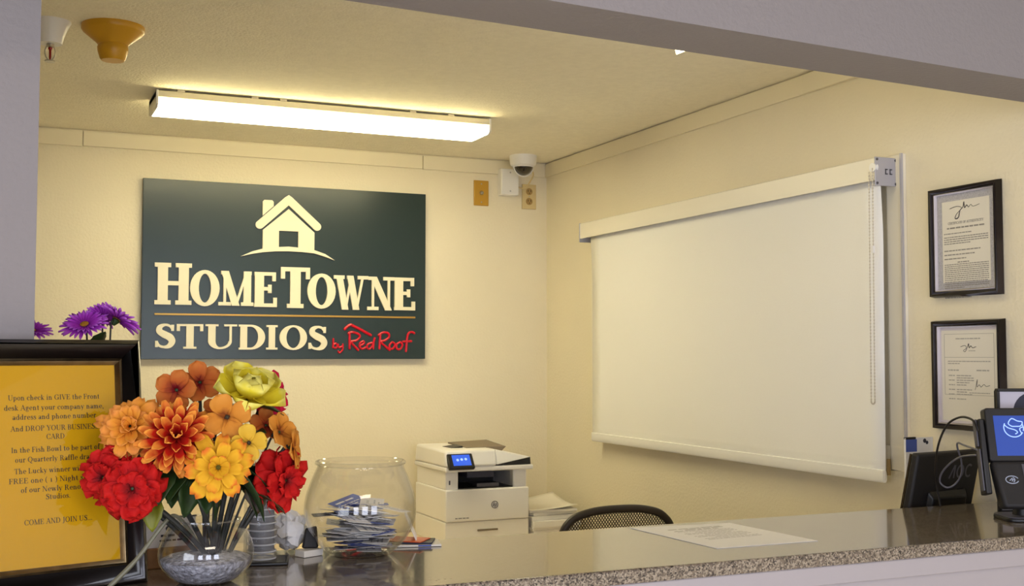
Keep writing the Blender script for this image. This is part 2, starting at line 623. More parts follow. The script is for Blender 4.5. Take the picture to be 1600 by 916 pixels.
        SL(.14, x); SB(.14); SB(.39, .09); SB(.66); adv = .82
    elif ch == 'o':
        O(.26, .235, .22, .245); adv = .51
    elif ch == 'p':
        V(.14, -.2, x); O(.29, .23, .22, .24); SL(.14, x); SB(.14, y=-.2); adv = .54
    elif ch == 'r':
        V(.14, 0, x); P([(.16, .3), (.22, .43), (.32, .45)], [T, T * 1.6, T * 2]); dot(.34, .41); SL(.14, x); SB(.14); adv = .41
    elif ch == 's':
        P([(.31, .38), (.26, .45), (.17, .455), (.1, .4), (.12, .31), (.21, .25), (.3, .2), (.32, .1), (.25, .02), (.16, .015), (.07, .1)],
          [T, T, T * 1.3, W * .8, W * .9, W, W * .9, W * .8, T * 1.3, T, T])
        V(.32, .34, .46, N1); V(.065, .01, .14, N1); adv = .39
    elif ch == 't':
        V(.15, .07, .6); P([(.15, .1), (.19, .02), (.3, .05)], [W, T * 1.6, T]); H(.02, .3, x - T); adv = .34
    elif ch == 'u':
        V(.14, .15, x); O(.28, .19, .19, .19, 180, 360); V(.42, 0, x); SL(.14, x); SL(.42, x); SB(.46, .07); adv = .57
    elif ch == 'v':
        D(.08, x, .25, 0, W); D(.26, 0, .42, x, T); ST(.08, x, .1); ST(.42, x, .08); adv = .5
    elif ch == 'w':
        D(.08, x, .22, 0, W); D(.23, 0, .36, x, T); D(.36, x, .5, 0, W); D(.51, 0, .64, x, T); ST(.08, x, .1); ST(.35, x, .08); ST(.64, x, .08); adv = .72
    elif ch == 'y':
        D(.08, x, .25, 0, W); D(.15, -.18, .42, x, T); ST(.08, x, .1); ST(.42, x, .08); dot(.13, -.16); adv = .5
    elif ch == '1':
        V(.2, 0, x); SB(.2); SL(.2, x); adv = .4
    elif ch == '(':
        P([(.26, .72), (.11, .5), (.1, .1), (.26, -.14)], [T, W * .8, T]); adv = .32
    elif ch == ')':
        P([(.06, .72), (.21, .5), (.22, .1), (.06, -.14)], [T, W * .8, T]); adv = .32
    elif ch == '.':
        dot(.12, .05, .06); adv = .24
    elif ch == ',':
        dot(.12, .05, .06); P([(.16, .04), (.14, -.06), (.08, -.13)], [T * 2, T]); adv = .24
    elif ch == ' ':
        adv = .25
    return adv, q


def textline(s, x0, x1, y, size, W=0.1, T=0.034):
    """polygons of one line fitted between x0 and x1 on baseline y"""
    out, pen = [], 0.0
    for ch in s:
        a, g = glyph(ch, W, T)
        out += [[(px + pen, py) for px, py in p] for p in g]
        pen += a + 0.015
    k = (x1 - x0) / pen
    return [[(x0 + px * k, y + py * size) for px, py in p] for p in out]


def fitted(ch, x0, x1, y0, y1, W, T):
    a, g = glyph(ch, W, T)
    xs = [p[0] for k in g for p in k]
    ys = [p[1] for k in g for p in k]
    ax, bx, ay, by = min(xs), max(xs), min(ys), max(ys)
    return [[(x0 + (p[0] - ax) / (bx - ax) * (x1 - x0), y0 + (p[1] - ay) / (by - ay) * (y1 - y0)) for p in k] for k in g]


def wordrow(x0, x1, y, h, rnd, gap=0.25):
    """a row of unreadable small print: word-length bars"""
    out, x = [], x0
    while x < x1 - h:
        wl = min(h * rnd.uniform(1.6, 5.0), x1 - x)
        out.append([(x, y), (x + wl, y), (x + wl, y + h), (x, y + h)])
        x += wl + h * 0.7
    return out


# ================================================================== THE SETTING
# floor
struct(MB().box(-7, 0.12, -8.5, 0.12, -0.1, 0).build('floor', M['floor']))
# back wall and right wall of the office
struct(MB().box(-4.6, 0.12, 0, 0.12, 0, 2.75).build('wall_back', M['wall']))
struct(MB().box(0, 0.12, -8.5, 0, 0, 2.75).build('wall_right', M['wall']))
struct(MB().box(-4.72, -4.6, -2.95, 0.12, 0, 2.75).build('wall_office_left', M['wall']))
# ceilings
struct(MB().box(-4.6, 0, -3.0, 0, 2.44, 2.56).build('ceiling', M['ceil']))
struct(MB().box(-7, 0, -8.5, -3.0, 2.7, 2.8).build('ceiling_lobby', M['lobby']))


def beam_y(x, front):
    return (-3.086 + 0.079 * x) if front else (-2.931 + 0.0755 * x)


struct(MB().hexa([(-2.9, beam_y(-2.9, 1), 2.13), (0, beam_y(0, 1), 2.13), (0, beam_y(0, 0), 2.13), (-2.9, beam_y(-2.9, 0), 2.13)],
                 [(-2.9, beam_y(-2.9, 1), 2.7), (0, beam_y(0, 1), 2.7), (0, beam_y(0, 0), 2.7), (-2.9, beam_y(-2.9, 0), 2.7)]).build('wall_header', M['lobby']))
# wall end at the left of the counter opening, standing on the counter
struct(MB().box(-4.6, -2.297, -2.86, -2.76, 1.17, 2.44).build('wall_left', M['lobby']))
# lobby walls behind the camera, with window openings
bw = MB()
bw.box(-7, 0.12, -8.6, -8.5, 0, 0.65)
bw.box(-7, 0.12, -8.6, -8.5, 2.25, 2.8)
for a, b in ((-5.45, -4.9), (-3.7, -3.0), (-1.8, -1.2), (0.0, 0.12)):
    bw.box(a, b, -8.6, -8.5, 0.65, 2.25)
struct(bw.build('wall_lobby_rear', M['lobby']))
lw_ = MB()
lw_.box(-5.55, -5.45, -8.5, -7.3, 0, 2.8).box(-5.55, -5.45, -4.5, -2.95, 0, 2.8).box(-5.55, -5.45, -7.3, -4.5, 0, 0.6).box(-5.55, -5.45, -7.3, -4.5, 2.3, 2.8)
struct(lw_.build('wall_lobby_left', M['lobby']))  # opening in this wall added to go with the side fill
struct(MB().box(-7, -4.6, -2.95, -2.85, 0, 2.8).build('wall_lobby_front', M['lobby']))
# flat trim boards under the ceiling, in separate lengths with joints
for i, (a, b) in enumerate(((-4.6, -2.055), (-2.052, -0.62), (-0.617, -0.0125))):
    struct(MB().box(a, b, -0.012, 0, 2.372 if i != 1 else 2.374, 2.434).build('trim_%d' % (i + 1), M['trim'], bevel=0.002))
for i, (a, b) in enumerate(((-1.93, -0.0), (-2.93, -1.933))):
    struct(MB().box(-0.012 if i == 0 else -0.016, 0, a, b, 2.372, 2.434).build('trim_%d' % (i + 4), M['trim'], bevel=0.002))
struct(MB().box(-4.6, -0.02, -0.02, 0, 0, 0.1).build('baseboard_back', M['trim'], bevel=0.003))

# window behind the blind
win = thing('window_1', 'cream cased window behind the lowered roller blind', 'window', (0, 0, 0))
win['kind'] = 'structure'
fr = MB()
y0, y1, z0, z1 = -2.372, -0.47, 1.212, 2.112
fr.box(-0.012, 0, y0, y0 + 0.07, z0, z1).box(-0.012, 0, y1 - 0.07, y1, z0, z1)
fr.box(-0.012, 0, y0 + 0.07, y1 - 0.07, z0, z0 + 0.07).box(-0.012, 0, y0 + 0.07, y1 - 0.07, z1 - 0.07, z1)
fr.build('window_frame', M['casing'], win, bevel=0.002)
MB().box(-0.018, -0.012, y0, y0 + 0.008, z0, z1).build('edge_bead', M['bracket'], win)
MB().box(-0.005, -0.001, y0 + 0.07, y1 - 0.07, z0 + 0.07, z1 - 0.07).build('window_pane', M['pglass'], win)

# ================================================================== RECEPTION COUNTER
CT = 1.17
cn = thing('reception_counter', 'long raised reception counter with polished speckled granite top', 'counter', (-2.3, -2.93, 0))
tp = MB()
tp.box(-2.29, 2.29, -0.222, 0.222, CT - 0.026, CT)
tp.build('countertop', M['granite'], cn, bevel=0.004)
MB().box(-2.29, 2.29, -0.205, 0.13, 0.1, CT - 0.026).build('front_panel', M['panel'], cn)
MB().box(-2.29, 2.29, -0.19, 0.13, 0.0, 0.1).build('toe_kick', M['darkm'], cn)
MB().box(-2.29, 2.29, -0.215, -0.205, CT - 0.062, CT - 0.026).build('edge_strip', M['panel'], cn, bevel=0.002)

# desk along the back wall
dk = thing('office_desk', 'beige laminate desk against the back wall carrying the printer', 'desk', (-1.0, -0.34, 0))
MB().box(-1.1, 0.98, -0.32, 0.32, 0.735, 0.765).build('desk_top', M['desk'], dk, bevel=0.003)
for sx in (-1.08, 0.94):
    MB().box(sx, sx + 0.03, -0.3, 0.3, 0, 0.735).build('side_panel', M['desk'], dk, bevel=0.002)
MB().box(-1.05, 0.94, 0.26, 0.28, 0.35, 0.735).build('modesty_panel', M['desk'], dk)

# ================================================================== CEILING LIGHT
fl = thing('ceiling_light', 'long white fluorescent wraparound light on the ceiling above the sign', 'ceiling light', (-1.266, -0.785, 2.44))
hx, hy = 0.612, 0.101
h = MB()
h.box(-hx, hx, -hy, hy, -0.030, -0.007)
h.build('housing', M['white'], fl, bevel=0.003)
ln = MB()
prof = [(-hy + 0.006, -0.031), (-hy + 0.004, -0.0545), (-hy + 0.018, -0.062), (hy - 0.018, -0.062), (hy - 0.004, -0.0545), (hy - 0.006, -0.031)]
ln.hexa([(-hx + 0.008, y, z) for y, z in prof], [(hx - 0.008, y, z) for y, z in prof])
ln.build('lens', M['lens'], fl)
for s in (-1, 1):
    ls = MB()
    pr = [(s * (hy - 0.0045), -0.0305), (s * (hy - 0.0025), -0.054), (s * (hy - 0.0038), -0.054), (s * (hy - 0.0058), -0.0305)]
    ls.hexa([(-hx + 0.008, y, z) for y, z in pr], [(hx - 0.008, y, z) for y, z in pr])
    ls.build('lens_side', M['lensside'], fl)
for s in (-1, 1):
    e = MB()
    pr = [(-hy - 0.001, -0.005), (-hy - 0.001, -0.055), (-hy + 0.018, -0.064), (hy - 0.018, -0.064), (hy + 0.001, -0.055), (hy + 0.001, -0.005)]
    xa, xb = s * hx, s * (hx - 0.008)
    e.hexa([(xa, y, z) for y, z in pr], [(xb, y, z) for y, z in pr])
    e.build('end_cap', M['whitep'], fl, bevel=0.0015)
for x in (-0.53, -0.28, -0.18, 0.3, 0.45):
    MB().box(x - 0.012, x + 0.012, -hy - 0.001, -hy + 0.05, -0.008, -0.0005).build('mounting_clip', M['white'], fl)

# corner of another light that shows under the header
f2 = thing('ceiling_light', 'lit corner of a second ceiling light peeking below the header', 'ceiling light', (-0.632, -2.17, 2.44))
pl = [(0.0, 0.0), (0.004, -0.05), (-0.02, -0.62), (-0.18, -0.62), (-0.19, -0.26)]
e = MB()
e.hexa([(x, y, -0.062) for x, y in pl], [(x, y, -0.03) for x, y in pl])
e.build('lens', emit('lit_second_lens', (255, 242, 196), SECOND_LENS_STRENGTH), f2)
MB().hexa([(x, y, -0.03) for x, y in pl], [(x, y, -0.001) for x, y in pl]).build('housing', M['white'], f2)

# ================================================================== CEILING FITTINGS
sp = thing('fire_sprinkler', 'white recessed fire sprinkler with red bulb on the ceiling by the left wall end', 'sprinkler', (-2.237, -1.585, 2.44))
MB().lathe([(0.0, 0.0), (0.052, 0.0), (0.052, -0.004), (0.044, -0.018), (0.034, -0.045), (0.030, -0.062), (0.0, -0.062)], 32).build('escutcheon', M['whitep'], sp)
s = MB()
s.lathe([(0.010, -0.062), (0.010, -0.070), (0.006, -0.072), (0.0, -0.072)], 12)
for a in (-1, 1):
    s.tube(cr([(a * 0.009, 0, -0.068), (a * 0.013, 0, -0.085), (a * 0.009, 0, -0.10), (0, 0, -0.108)], 4), 0.0018, 6)
s.lathe([(0.0, -0.108), (0.014, -0.108), (0.014, -0.111), (0.0, -0.111)], 12)
s.build('frame_arms', M['steel'], sp)
MB().tube([(0, 0, -0.071), (0, 0, -0.098), (0, 0, -0.106)], [0.0035, 0.003, 0.002], 8).build('bulb', M['sprred'], sp)
MB().lathe([(0.0045, -0.070), (0.006, -0.074), (0.0045, -0.078), (0.0, -0.078)], 10).build('cap', M['sprred'], sp)

dt = thing('smoke_detector', 'mustard yellow conical ceiling detector near the white sprinkler', 'detector', (-2.078, -1.60, 2.44))
MB().lathe([(0.0, 0), (0.083, 0), (0.083, -0.012), (0.079, -0.018), (0.046, -0.045), (0.040, -0.052), (0.0, -0.052)], 40).build('base_flange', M['yellow'], dt)
MB().lathe([(0.0, -0.050), (0.038, -0.050), (0.041, -0.060), (0.040, -0.070), (0.034, -0.090), (0.030, -0.095), (0.0, -0.096)], 36).build('sensor_head', M['yellow'], dt)

# dome camera in the corner
dc = thing('dome_camera', 'white dome security camera with smoked lower half in the ceiling corner', 'camera', (-0.19, -0.152, 2.44))
MB().lathe([(0.0, 0), (0.062, 0), (0.062, -0.006), (0.060, -0.036), (0.055, -0.045), (0.047, -0.047), (0.0, -0.047)], 40).build('housing', M['whitep'], dc)
MB().lathe([(0.046, -0.046)] + [(0.046 * cos(a), -0.046 - 0.044 * sin(a)) for a in [radians(x) for x in range(10, 90, 10)]] + [(0.0, -0.09)], 36).build('dome', M['smoke'], dc)
MB().lathe([(0.047, -0.046), (0.049, -0.050), (0.047, -0.054), (0.0445, -0.052)], 36).build('ring', M['whitep'], dc)
rim = MB()
rim.tube([(0.0475 * cos(a), -0.004, -0.048 - 0.0465 * sin(a)) for a in [radians(x) for x in range(0, 181, 12)]], 0.0028, 8)
rim.build('dome_rim', M['whitep'], dc)
cb = MB().tube(cr([(-0.163, -0.03, 2.316), (-0.135, -0.025, 2.312), (-0.118, -0.03, 2.318), (-0.108, -0.05, 2.342), (-0.11, -0.09, 2.37), (-0.145, -0.125, 2.396)], 6), 0.0035, 8).build('cable', M['ivory'])
tag(cb, 'short beige cable from the dome camera to the white wall box', 'cable')


def screws(mb, pts, r=0.003, y=-0.001):
    for x, z in pts:
        mb.hexa([(x + r * cos(k * pi / 4), y, z + r * sin(k * pi / 4)) for k in range(8)], [(x + r * cos(k * pi / 4), y - 0.0012, z + r * sin(k * pi / 4)) for k in range(8)])
    return mb


wp = thing('wall_plate', 'brass coloured wall plate with round knob left of the white box', 'wall plate', (-0.334, 0, 2.281))
MB().box(-0.036, 0.036, -0.008, 0, -0.058, 0.058).build('plate', M['brass'], wp, bevel=0.002)
k = MB()
k.M = Matrix.Rotation(pi / 2, 4, 'X')
k.lathe([(0.0, 0.007), (0.010, 0.007), (0.010, 0.012), (0.006, 0.020), (0.0, 0.021)], 16)
k.build('connector', M['steel'], wp)
for z in (0.042, -0.042):
    screws(MB(), [(0.0, z)], 0.0035, -0.0078).build('screw', M['steel'], wp)

jb = thing('junction_box', 'white surface wall box with blank cover under the dome camera', 'junction box', (-0.207, 0, 2.338))
MB().box(-0.044, 0.044, -0.042, 0, -0.064, 0.058).build('box_body', M['whitep'], jb, bevel=0.003)
MB().box(-0.042, 0.042, -0.048, -0.042, -0.062, 0.056).build('cover_plate', M['whitep'], jb, bevel=0.002)
for z in (0.04, -0.046):
    screws(MB(), [(0.0, z)], 0.004, -0.0478).build('screw', M['bracket'], jb)

ot = thing('wall_outlet', 'ivory double wall outlet in the corner right of the white box', 'outlet', (-0.093, 0, 2.277))
MB().box(-0.036, 0.036, -0.007, 0, -0.058, 0.058).build('plate', M['ivory'], ot, bevel=0.002)
for z in (0.024, -0.022):
    r = MB()
    r.hexa([(0.017 * cos(a), -0.007, z + 0.0165 * sin(a)) for a in [k * pi / 12 for k in range(24)]], [(0.016 * cos(a), -0.0095, z + 0.0155 * sin(a)) for a in [k * pi / 12 for k in range(24)]])
    ro = r.build('socket', mat('tan_socket', (176, 142, 84), 0.5), ot)
    t = MB().box(-0.008, -0.0055, -0.0102, -0.009, z - 0.002, z + 0.008).box(0.0055, 0.008, -0.0102, -0.009, z - 0.002, z + 0.008)
    t.box(-0.002, 0.002, -0.0102, -0.009, z - 0.010, z - 0.006)
    t.build('slots', M['darkm'], ro)
screws(MB(), [(0.0, 0.001)], 0.003, -0.0068).build('screw', M['steel'], ot)

# ================================================================== THE SIGN
sg = thing('wall_sign', 'dark green lobby sign with raised cream lettering and house emblem', 'sign', (0, 0, 0))
SX0, SX1, SZ0, SZ1 = -1.821, -0.610, 1.523, 2.2575
MB().box(SX0, SX1, -0.026, -0.004, SZ0, SZ1).build('board', M['signgreen'], sg, bevel=0.0015)
MB().box(SX0 + 0.1, SX1 - 0.1, -0.004, 0, SZ0 + 0.1, SZ1 - 0.1).build('standoff', M['darkm'], sg)
LET = [('H', -1.7719, -1.6255, 1.7448, 1.9145), ('O', -1.6320, -1.5128, 1.7403, 1.8896), ('M', -1.5175, -1.3730, 1.7445, 1.8883),
       ('E', -1.3700, -1.2744, 1.7414, 1.8879), ('T', -1.2592, -1.1337, 1.7390, 1.9119), ('O', -1.1448, -1.0214, 1.7379, 1.8887),
       ('W', -1.0295, -0.8760, 1.7353, 1.8832), ('N', -0.8800, -0.7567, 1.7352, 1.8814), ('E', -0.7575, -0.6604, 1.7367, 1.8809)]
for ch, a, b, c, d in LET:
    MB().polys(fitted(ch, a, b, c, d, 0.22 if ch in 'HTE' else 0.2, 0.072), 0.009, -0.026).build('raised_letter', M['cream'], sg, merge=False)
LET2 = [('S', -1.7663, -1.6870, 1.5664, 1.6673), ('T', -1.6820, -1.5765, 1.5657, 1.6663), ('U', -1.5680, -1.4390, 1.5642, 1.6666),
        ('D', -1.4322, -1.3224, 1.5625, 1.6663), ('I', -1.3175, -1.2700, 1.5626, 1.6655), ('O', -1.2620, -1.1440, 1.5610, 1.6661),
        ('S', -1.1380, -1.0562, 1.5601, 1.6646)]
for ch, a, b, c, d in LET2:
    MB().polys(fitted(ch, a, b, c, d, 0.17, 0.058), 0.008, -0.026).build('raised_letter', M['cream'], sg, merge=False)
MB().box(-1.7705, -0.6582, -0.031, -0.026, 1.7015, 1.7095).build('gold_rule', M['gold'], sg, bevel=0.001)
em = MB()
A_, B_e, C_ = Vector((-1.3500, 2.0870, 0)), Vector((-1.2285, 2.1985, 0)), Vector((-1.1050, 2.0890, 0))
hwid = 0.0175
nl = Vector((-(B_e - A_).y, (B_e - A_).x, 0)).normalized() * hwid
nr = Vector((-(C_ - B_e).y, (C_ - B_e).x, 0)).normalized() * hwid
kx = hwid / cos(math.atan2((B_e - A_).y, (B_e - A_).x))
bt, tpx = B_e - Vector((0, kx, 0)), B_e + Vector((0, kx * 0.86, 0))
l1, l2 = A_ - nl, A_ + nl
r1, r2 = C_ - nr, C_ + nr
tl_, tr_ = B_e + nl * 0.98 + Vector((-0.002, -0.001, 0)), B_e + nr * 0.98 + Vector((0.002, -0.001, 0))
q2 = lambda *p: [(v.x, v.y) for v in p]
def cap(c, n0):
    a0 = math.atan2(n0.y, n0.x)
    return [(c.x + hwid * cos(a0 + pi * k / 10), c.y + hwid * sin(a0 + pi * k / 10)) for k in range(11)]
for pol in (q2(l1, bt, tl_, l2), q2(bt, tpx, tl_), q2(bt, tr_, tpx), q2(bt, r1, r2, tr_), cap(A_, nl), cap(C_, -nr)):
    em.hexa([(x, -0.026, z) for x, z in pol], [(x, -0.035, z) for x, z in pol])
em.build('emblem_roof', M['cream'], sg, merge=False)
MB().polys([[(-1.3387, 2.1255), (-1.2926, 2.1680), (-1.2926, 2.186), (-1.299, 2.193), (-1.332, 2.193), (-1.3387, 2.186)]], 0.009, -0.026).build('emblem_chimney', M['cream'], sg)
hp = MB()
xl, xr, dl, dr, dt_, db = -1.3373, -1.1165, -1.269, -1.186, 2.065, 1.999
top = (-1.2284, 2.1590)


def roofz(x):
    return 2.1590 - abs(x - top[0]) * (2.1590 - 2.064) / 0.1105


hp.polys([[(xl, 1.978), (dl, 1.978), (dl, roofz(dl)), (xl, roofz(xl))], [(dr, 1.978), (xr, 1.978), (xr, roofz(xr)), (dr, roofz(dr))],
          [(dl, dt_), (dr, dt_), (dr, roofz(dr)), top, (dl, roofz(dl))]], 0.009, -0.026)
hp.build('emblem_house', M['cream'], sg)
tops = [(-1.4262, 1.9520), (-1.3799, 1.9736), (-1.3364, 1.9867), (-1.2826, 1.9950), (-1.2268, 1.9990), (-1.1700, 1.9955), (-1.1161, 1.9881), (-1.0691, 1.973), (-1.027, 1.9475)]
bots = [(-1.4262, 1.9516), (-1.3798, 1.9633), (-1.3362, 1.9713), (-1.2826, 1.9770), (-1.2265, 1.9791), (-1.1700, 1.9780), (-1.116, 1.9741), (-1.069, 1.9612), (-1.027, 1.9471)]
MB().polys([[bots[i], bots[i + 1], tops[i + 1], tops[i]] for i in range(8)], 0.009, -0.026).build('emblem_ground', M['cream'], sg)


def script(strokes, r, name, flat=0.7):
    m = MB()
    for s_ in strokes:
        m.tube([(p.x, -0.029, p.z) for p in cr([(a, 0, b) for a, b in s_], 5)], r, 8)
        for q in (s_[0], s_[-1]):
            m.ball((q[0], -0.029, q[1]), r, 8, 6)
    return m.build(name, M['red'], sg, merge=False)


script([[(-1.0286, 1.6087), (-1.0290, 1.590), (-1.0300, 1.5728)], [(-1.0284, 1.5859), (-1.0167, 1.5892), (-1.0116, 1.5794), (-1.0182, 1.5696), (-1.03, 1.5745)]], 0.0042, 'red_letter')
script([[(-1.0083, 1.586), (-1.0032, 1.5729), (-0.9915, 1.5762)], [(-0.9865, 1.586), (-0.988, 1.5632), (-0.9997, 1.5501), (-1.0064, 1.555)]], 0.0042, 'red_letter')
script([[(-0.9786, 1.6516), (-0.9680, 1.6620), (-0.9534, 1.6698), (-0.9400, 1.6650), (-0.9091, 1.6505), (-0.8628, 1.6261)]], 0.0062, 'roof_stroke')
RS = 0.0052
script([[(-0.9566, 1.6386), (-0.957, 1.60), (-0.9567, 1.5681)], [(-0.9616, 1.6337), (-0.943, 1.6387), (-0.9158, 1.6291), (-0.9123, 1.6159), (-0.9292, 1.6027), (-0.9512, 1.5977), (-0.9426, 1.5862), (-0.9187, 1.5616)]], RS, 'red_letter')
script([[(-0.912, 1.5797), (-0.8934, 1.5897), (-0.8951, 1.5996), (-0.9087, 1.5929), (-0.912, 1.5765), (-0.9017, 1.5666), (-0.8847, 1.5732)]], RS * .9, 'red_letter')
script([[(-0.8574, 1.5931), (-0.8745, 1.5865), (-0.8796, 1.5733), (-0.8676, 1.5667), (-0.8539, 1.5832), (-0.8438, 1.6163), (-0.849, 1.590), (-0.8504, 1.5684)]], RS * .9, 'red_letter')
script([[(-0.8181, 1.6331), (-0.821, 1.60), (-0.8229, 1.5684)], [(-0.8267, 1.6264), (-0.806, 1.6382), (-0.7817, 1.6334), (-0.7799, 1.6167), (-0.7989, 1.6033), (-0.8179, 1.5983), (-0.8022, 1.5834), (-0.7761, 1.5619)]], RS, 'red_letter')
script([[(-0.7641, 1.5969), (-0.7762, 1.5835), (-0.7744, 1.5685), (-0.7605, 1.5686), (-0.7518, 1.5869), (-0.7641, 1.5969)]], RS * .9, 'red_letter')
script([[(-0.7274, 1.597), (-0.7431, 1.5869), (-0.743, 1.5686), (-0.729, 1.5653), (-0.7168, 1.5837), (-0.7274, 1.597)]], RS * .9, 'red_letter')
script([[(-0.6625, 1.6363), (-0.6727, 1.6408), (-0.6867, 1.6378), (-0.6942, 1.6223), (-0.6980, 1.59), (-0.7009, 1.557)], [(-0.7151, 1.5987), (-0.6764, 1.6006)]], RS, 'red_letter')

# ================================================================== ROLLER BLIND
rb = thing('roller_blind', 'lowered cream roller blind with white headrail on the right wall', 'blind', (0, 0, 0))
hr = MB()
HY0, HY1 = -2.338, -0.505
prf = [(-0.083, 2.036), (-0.083, 2.098), (-0.078, 2.102), (-0.004, 2.102), (-0.004, 2.096), (-0.074, 2.096), (-0.076, 2.036)]
hr.hexa([(x, HY0, z) for x, z in prf], [(x, HY1, z) for x, z in prf])
hr.build('headrail', M['rail'], rb)
MB().tube([(-0.04, HY0 + 0.003, 2.062), (-0.04, HY1 - 0.003, 2.062)], 0.021, 20).build('roller', M['fabric'], rb)
for ya, yb in ((HY0 - 0.004, HY0), (HY1, HY1 + 0.004)):
    MB().box(-0.086, -0.004, ya, yb, 2.020, 2.102).build('end_bracket', M['bracket'], rb, bevel=0.0015)
for x, z in ((-0.079, 2.095), (-0.012, 2.095), (-0.079, 2.027), (-0.012, 2.027)):
    b = MB()
    b.hexa([(x + 0.004 * cos(k * pi / 4), HY0 - 0.004, z + 0.004 * sin(k * pi / 4)) for k in range(8)], [(x + 0.004 * cos(k * pi / 4), HY0 - 0.0055, z + 0.004 * sin(k * pi / 4)) for k in range(8)])
    b.build('rivet', M['grey'], rb)
b = MB()
for x0_ in (-0.050, -0.034):
    b.box(x0_, x0_ + 0.003, HY0 - 0.0052, HY0 - 0.004, 2.053, 2.069)
    b.box(x0_, x0_ + 0.009, HY0 - 0.0052, HY0 - 0.004, 2.053, 2.056)
    b.box(x0_, x0_ + 0.009, HY0 - 0.0052, HY0 - 0.004, 2.066, 2.069)
b.build('bracket_mark', M['grey'], rb)
fb = MB()
FY0, FY1 = -2.330, -0.553
ny, nz = 24, 16
gv, gf = [], []
for j in range(nz + 1):
    for i in range(ny + 1):
        v_ = j / nz
        u_ = i / ny
        z = 2.066 + (1.186 - 2.066) * v_
        y = FY0 + (FY1 - FY0) * u_ + (0.010 * v_ if i == 0 else 0)
        x = -0.058 + 0.010 * min(1, v_ * 5) + 0.0025 * sin(u_ * 9 + 1) * v_ ** 2
        gv.append((x, y, z))
for j in range(nz):
    for i in range(ny):
        a = j * (ny + 1) + i
        gf.append((a, a + 1, a + ny + 2, a + ny + 1))
fb.add(gv, gf)
fo = fb.build('fabric', M['fabric'], rb)
so = fo.modifiers.new('thickness', 'SOLIDIFY')
so.thickness = 0.0015
hb = MB()
pf = [(-0.058 + 0.0, 1.215), (-0.0575, 1.205), (-0.0575, 1.186), (-0.053, 1.179), (-0.044, 1.179), (-0.040, 1.186), (-0.040, 1.205), (-0.045, 1.215)]
hb.hexa([(x, FY0 + 0.011, z) for x, z in pf], [(x, FY1, z) for x, z in pf])
hb.build('hem_bar', M['fabric'], rb, bevel=0.002)
MB().box(-0.041, -0.032, FY0 + 0.006, FY0 + 0.012, 1.200, 1.246).build('hold_down_clip', mat('tan_clip', (150, 126, 84), 0.5), rb)
ch = MB()
yc, xc = HY0 + 0.012, -0.088
N = 150
path = []
zt, zb, hw = 2.068, 1.402, 0.0075
for k in range(N):
    t = k / N
    if t < 0.47:
        path.append((xc, yc - hw + 0.012 * t, zt + (zb + hw - zt) * (t / 0.47)))
    elif t < 0.53:
        a = (t - 0.47) / 0.06 * pi
        path.append((xc, yc - hw * cos(a) + 0.006, zb + hw - hw * sin(a)))
    else:
        path.append((xc, yc + hw + 0.012 * (1 - t), zb + hw + (zt - zb - hw) * ((t - 0.53) / 0.47)))
for p in path:
    ch.ball(p, 0.0026, 6, 4)
ch.tube(path, 0.0012, 5)
ch.build('bead_chain', M['chain'], rb, merge=False)
k = MB()
k.M = Matrix.Translation((-0.072, HY0 + 0.006, 2.072)) @ Matrix.Rotation(pi / 2, 4, 'Y')
k.lathe([(0.0, -0.016), (0.013, -0.016), (0.013, -0.012), (0.010, -0.010), (0.013, -0.008), (0.013, -0.004), (0, -0.004)], 18)
k.build('chain_wheel', M['whitep'], rb)
MB().box(xc - 0.004, xc + 0.003, yc - 0.009, yc - 0.001, 1.828, 1.848).build('chain_joiner', M['whitep'], rb)

# ================================================================== FRAMED CERTIFICATES on the right wall


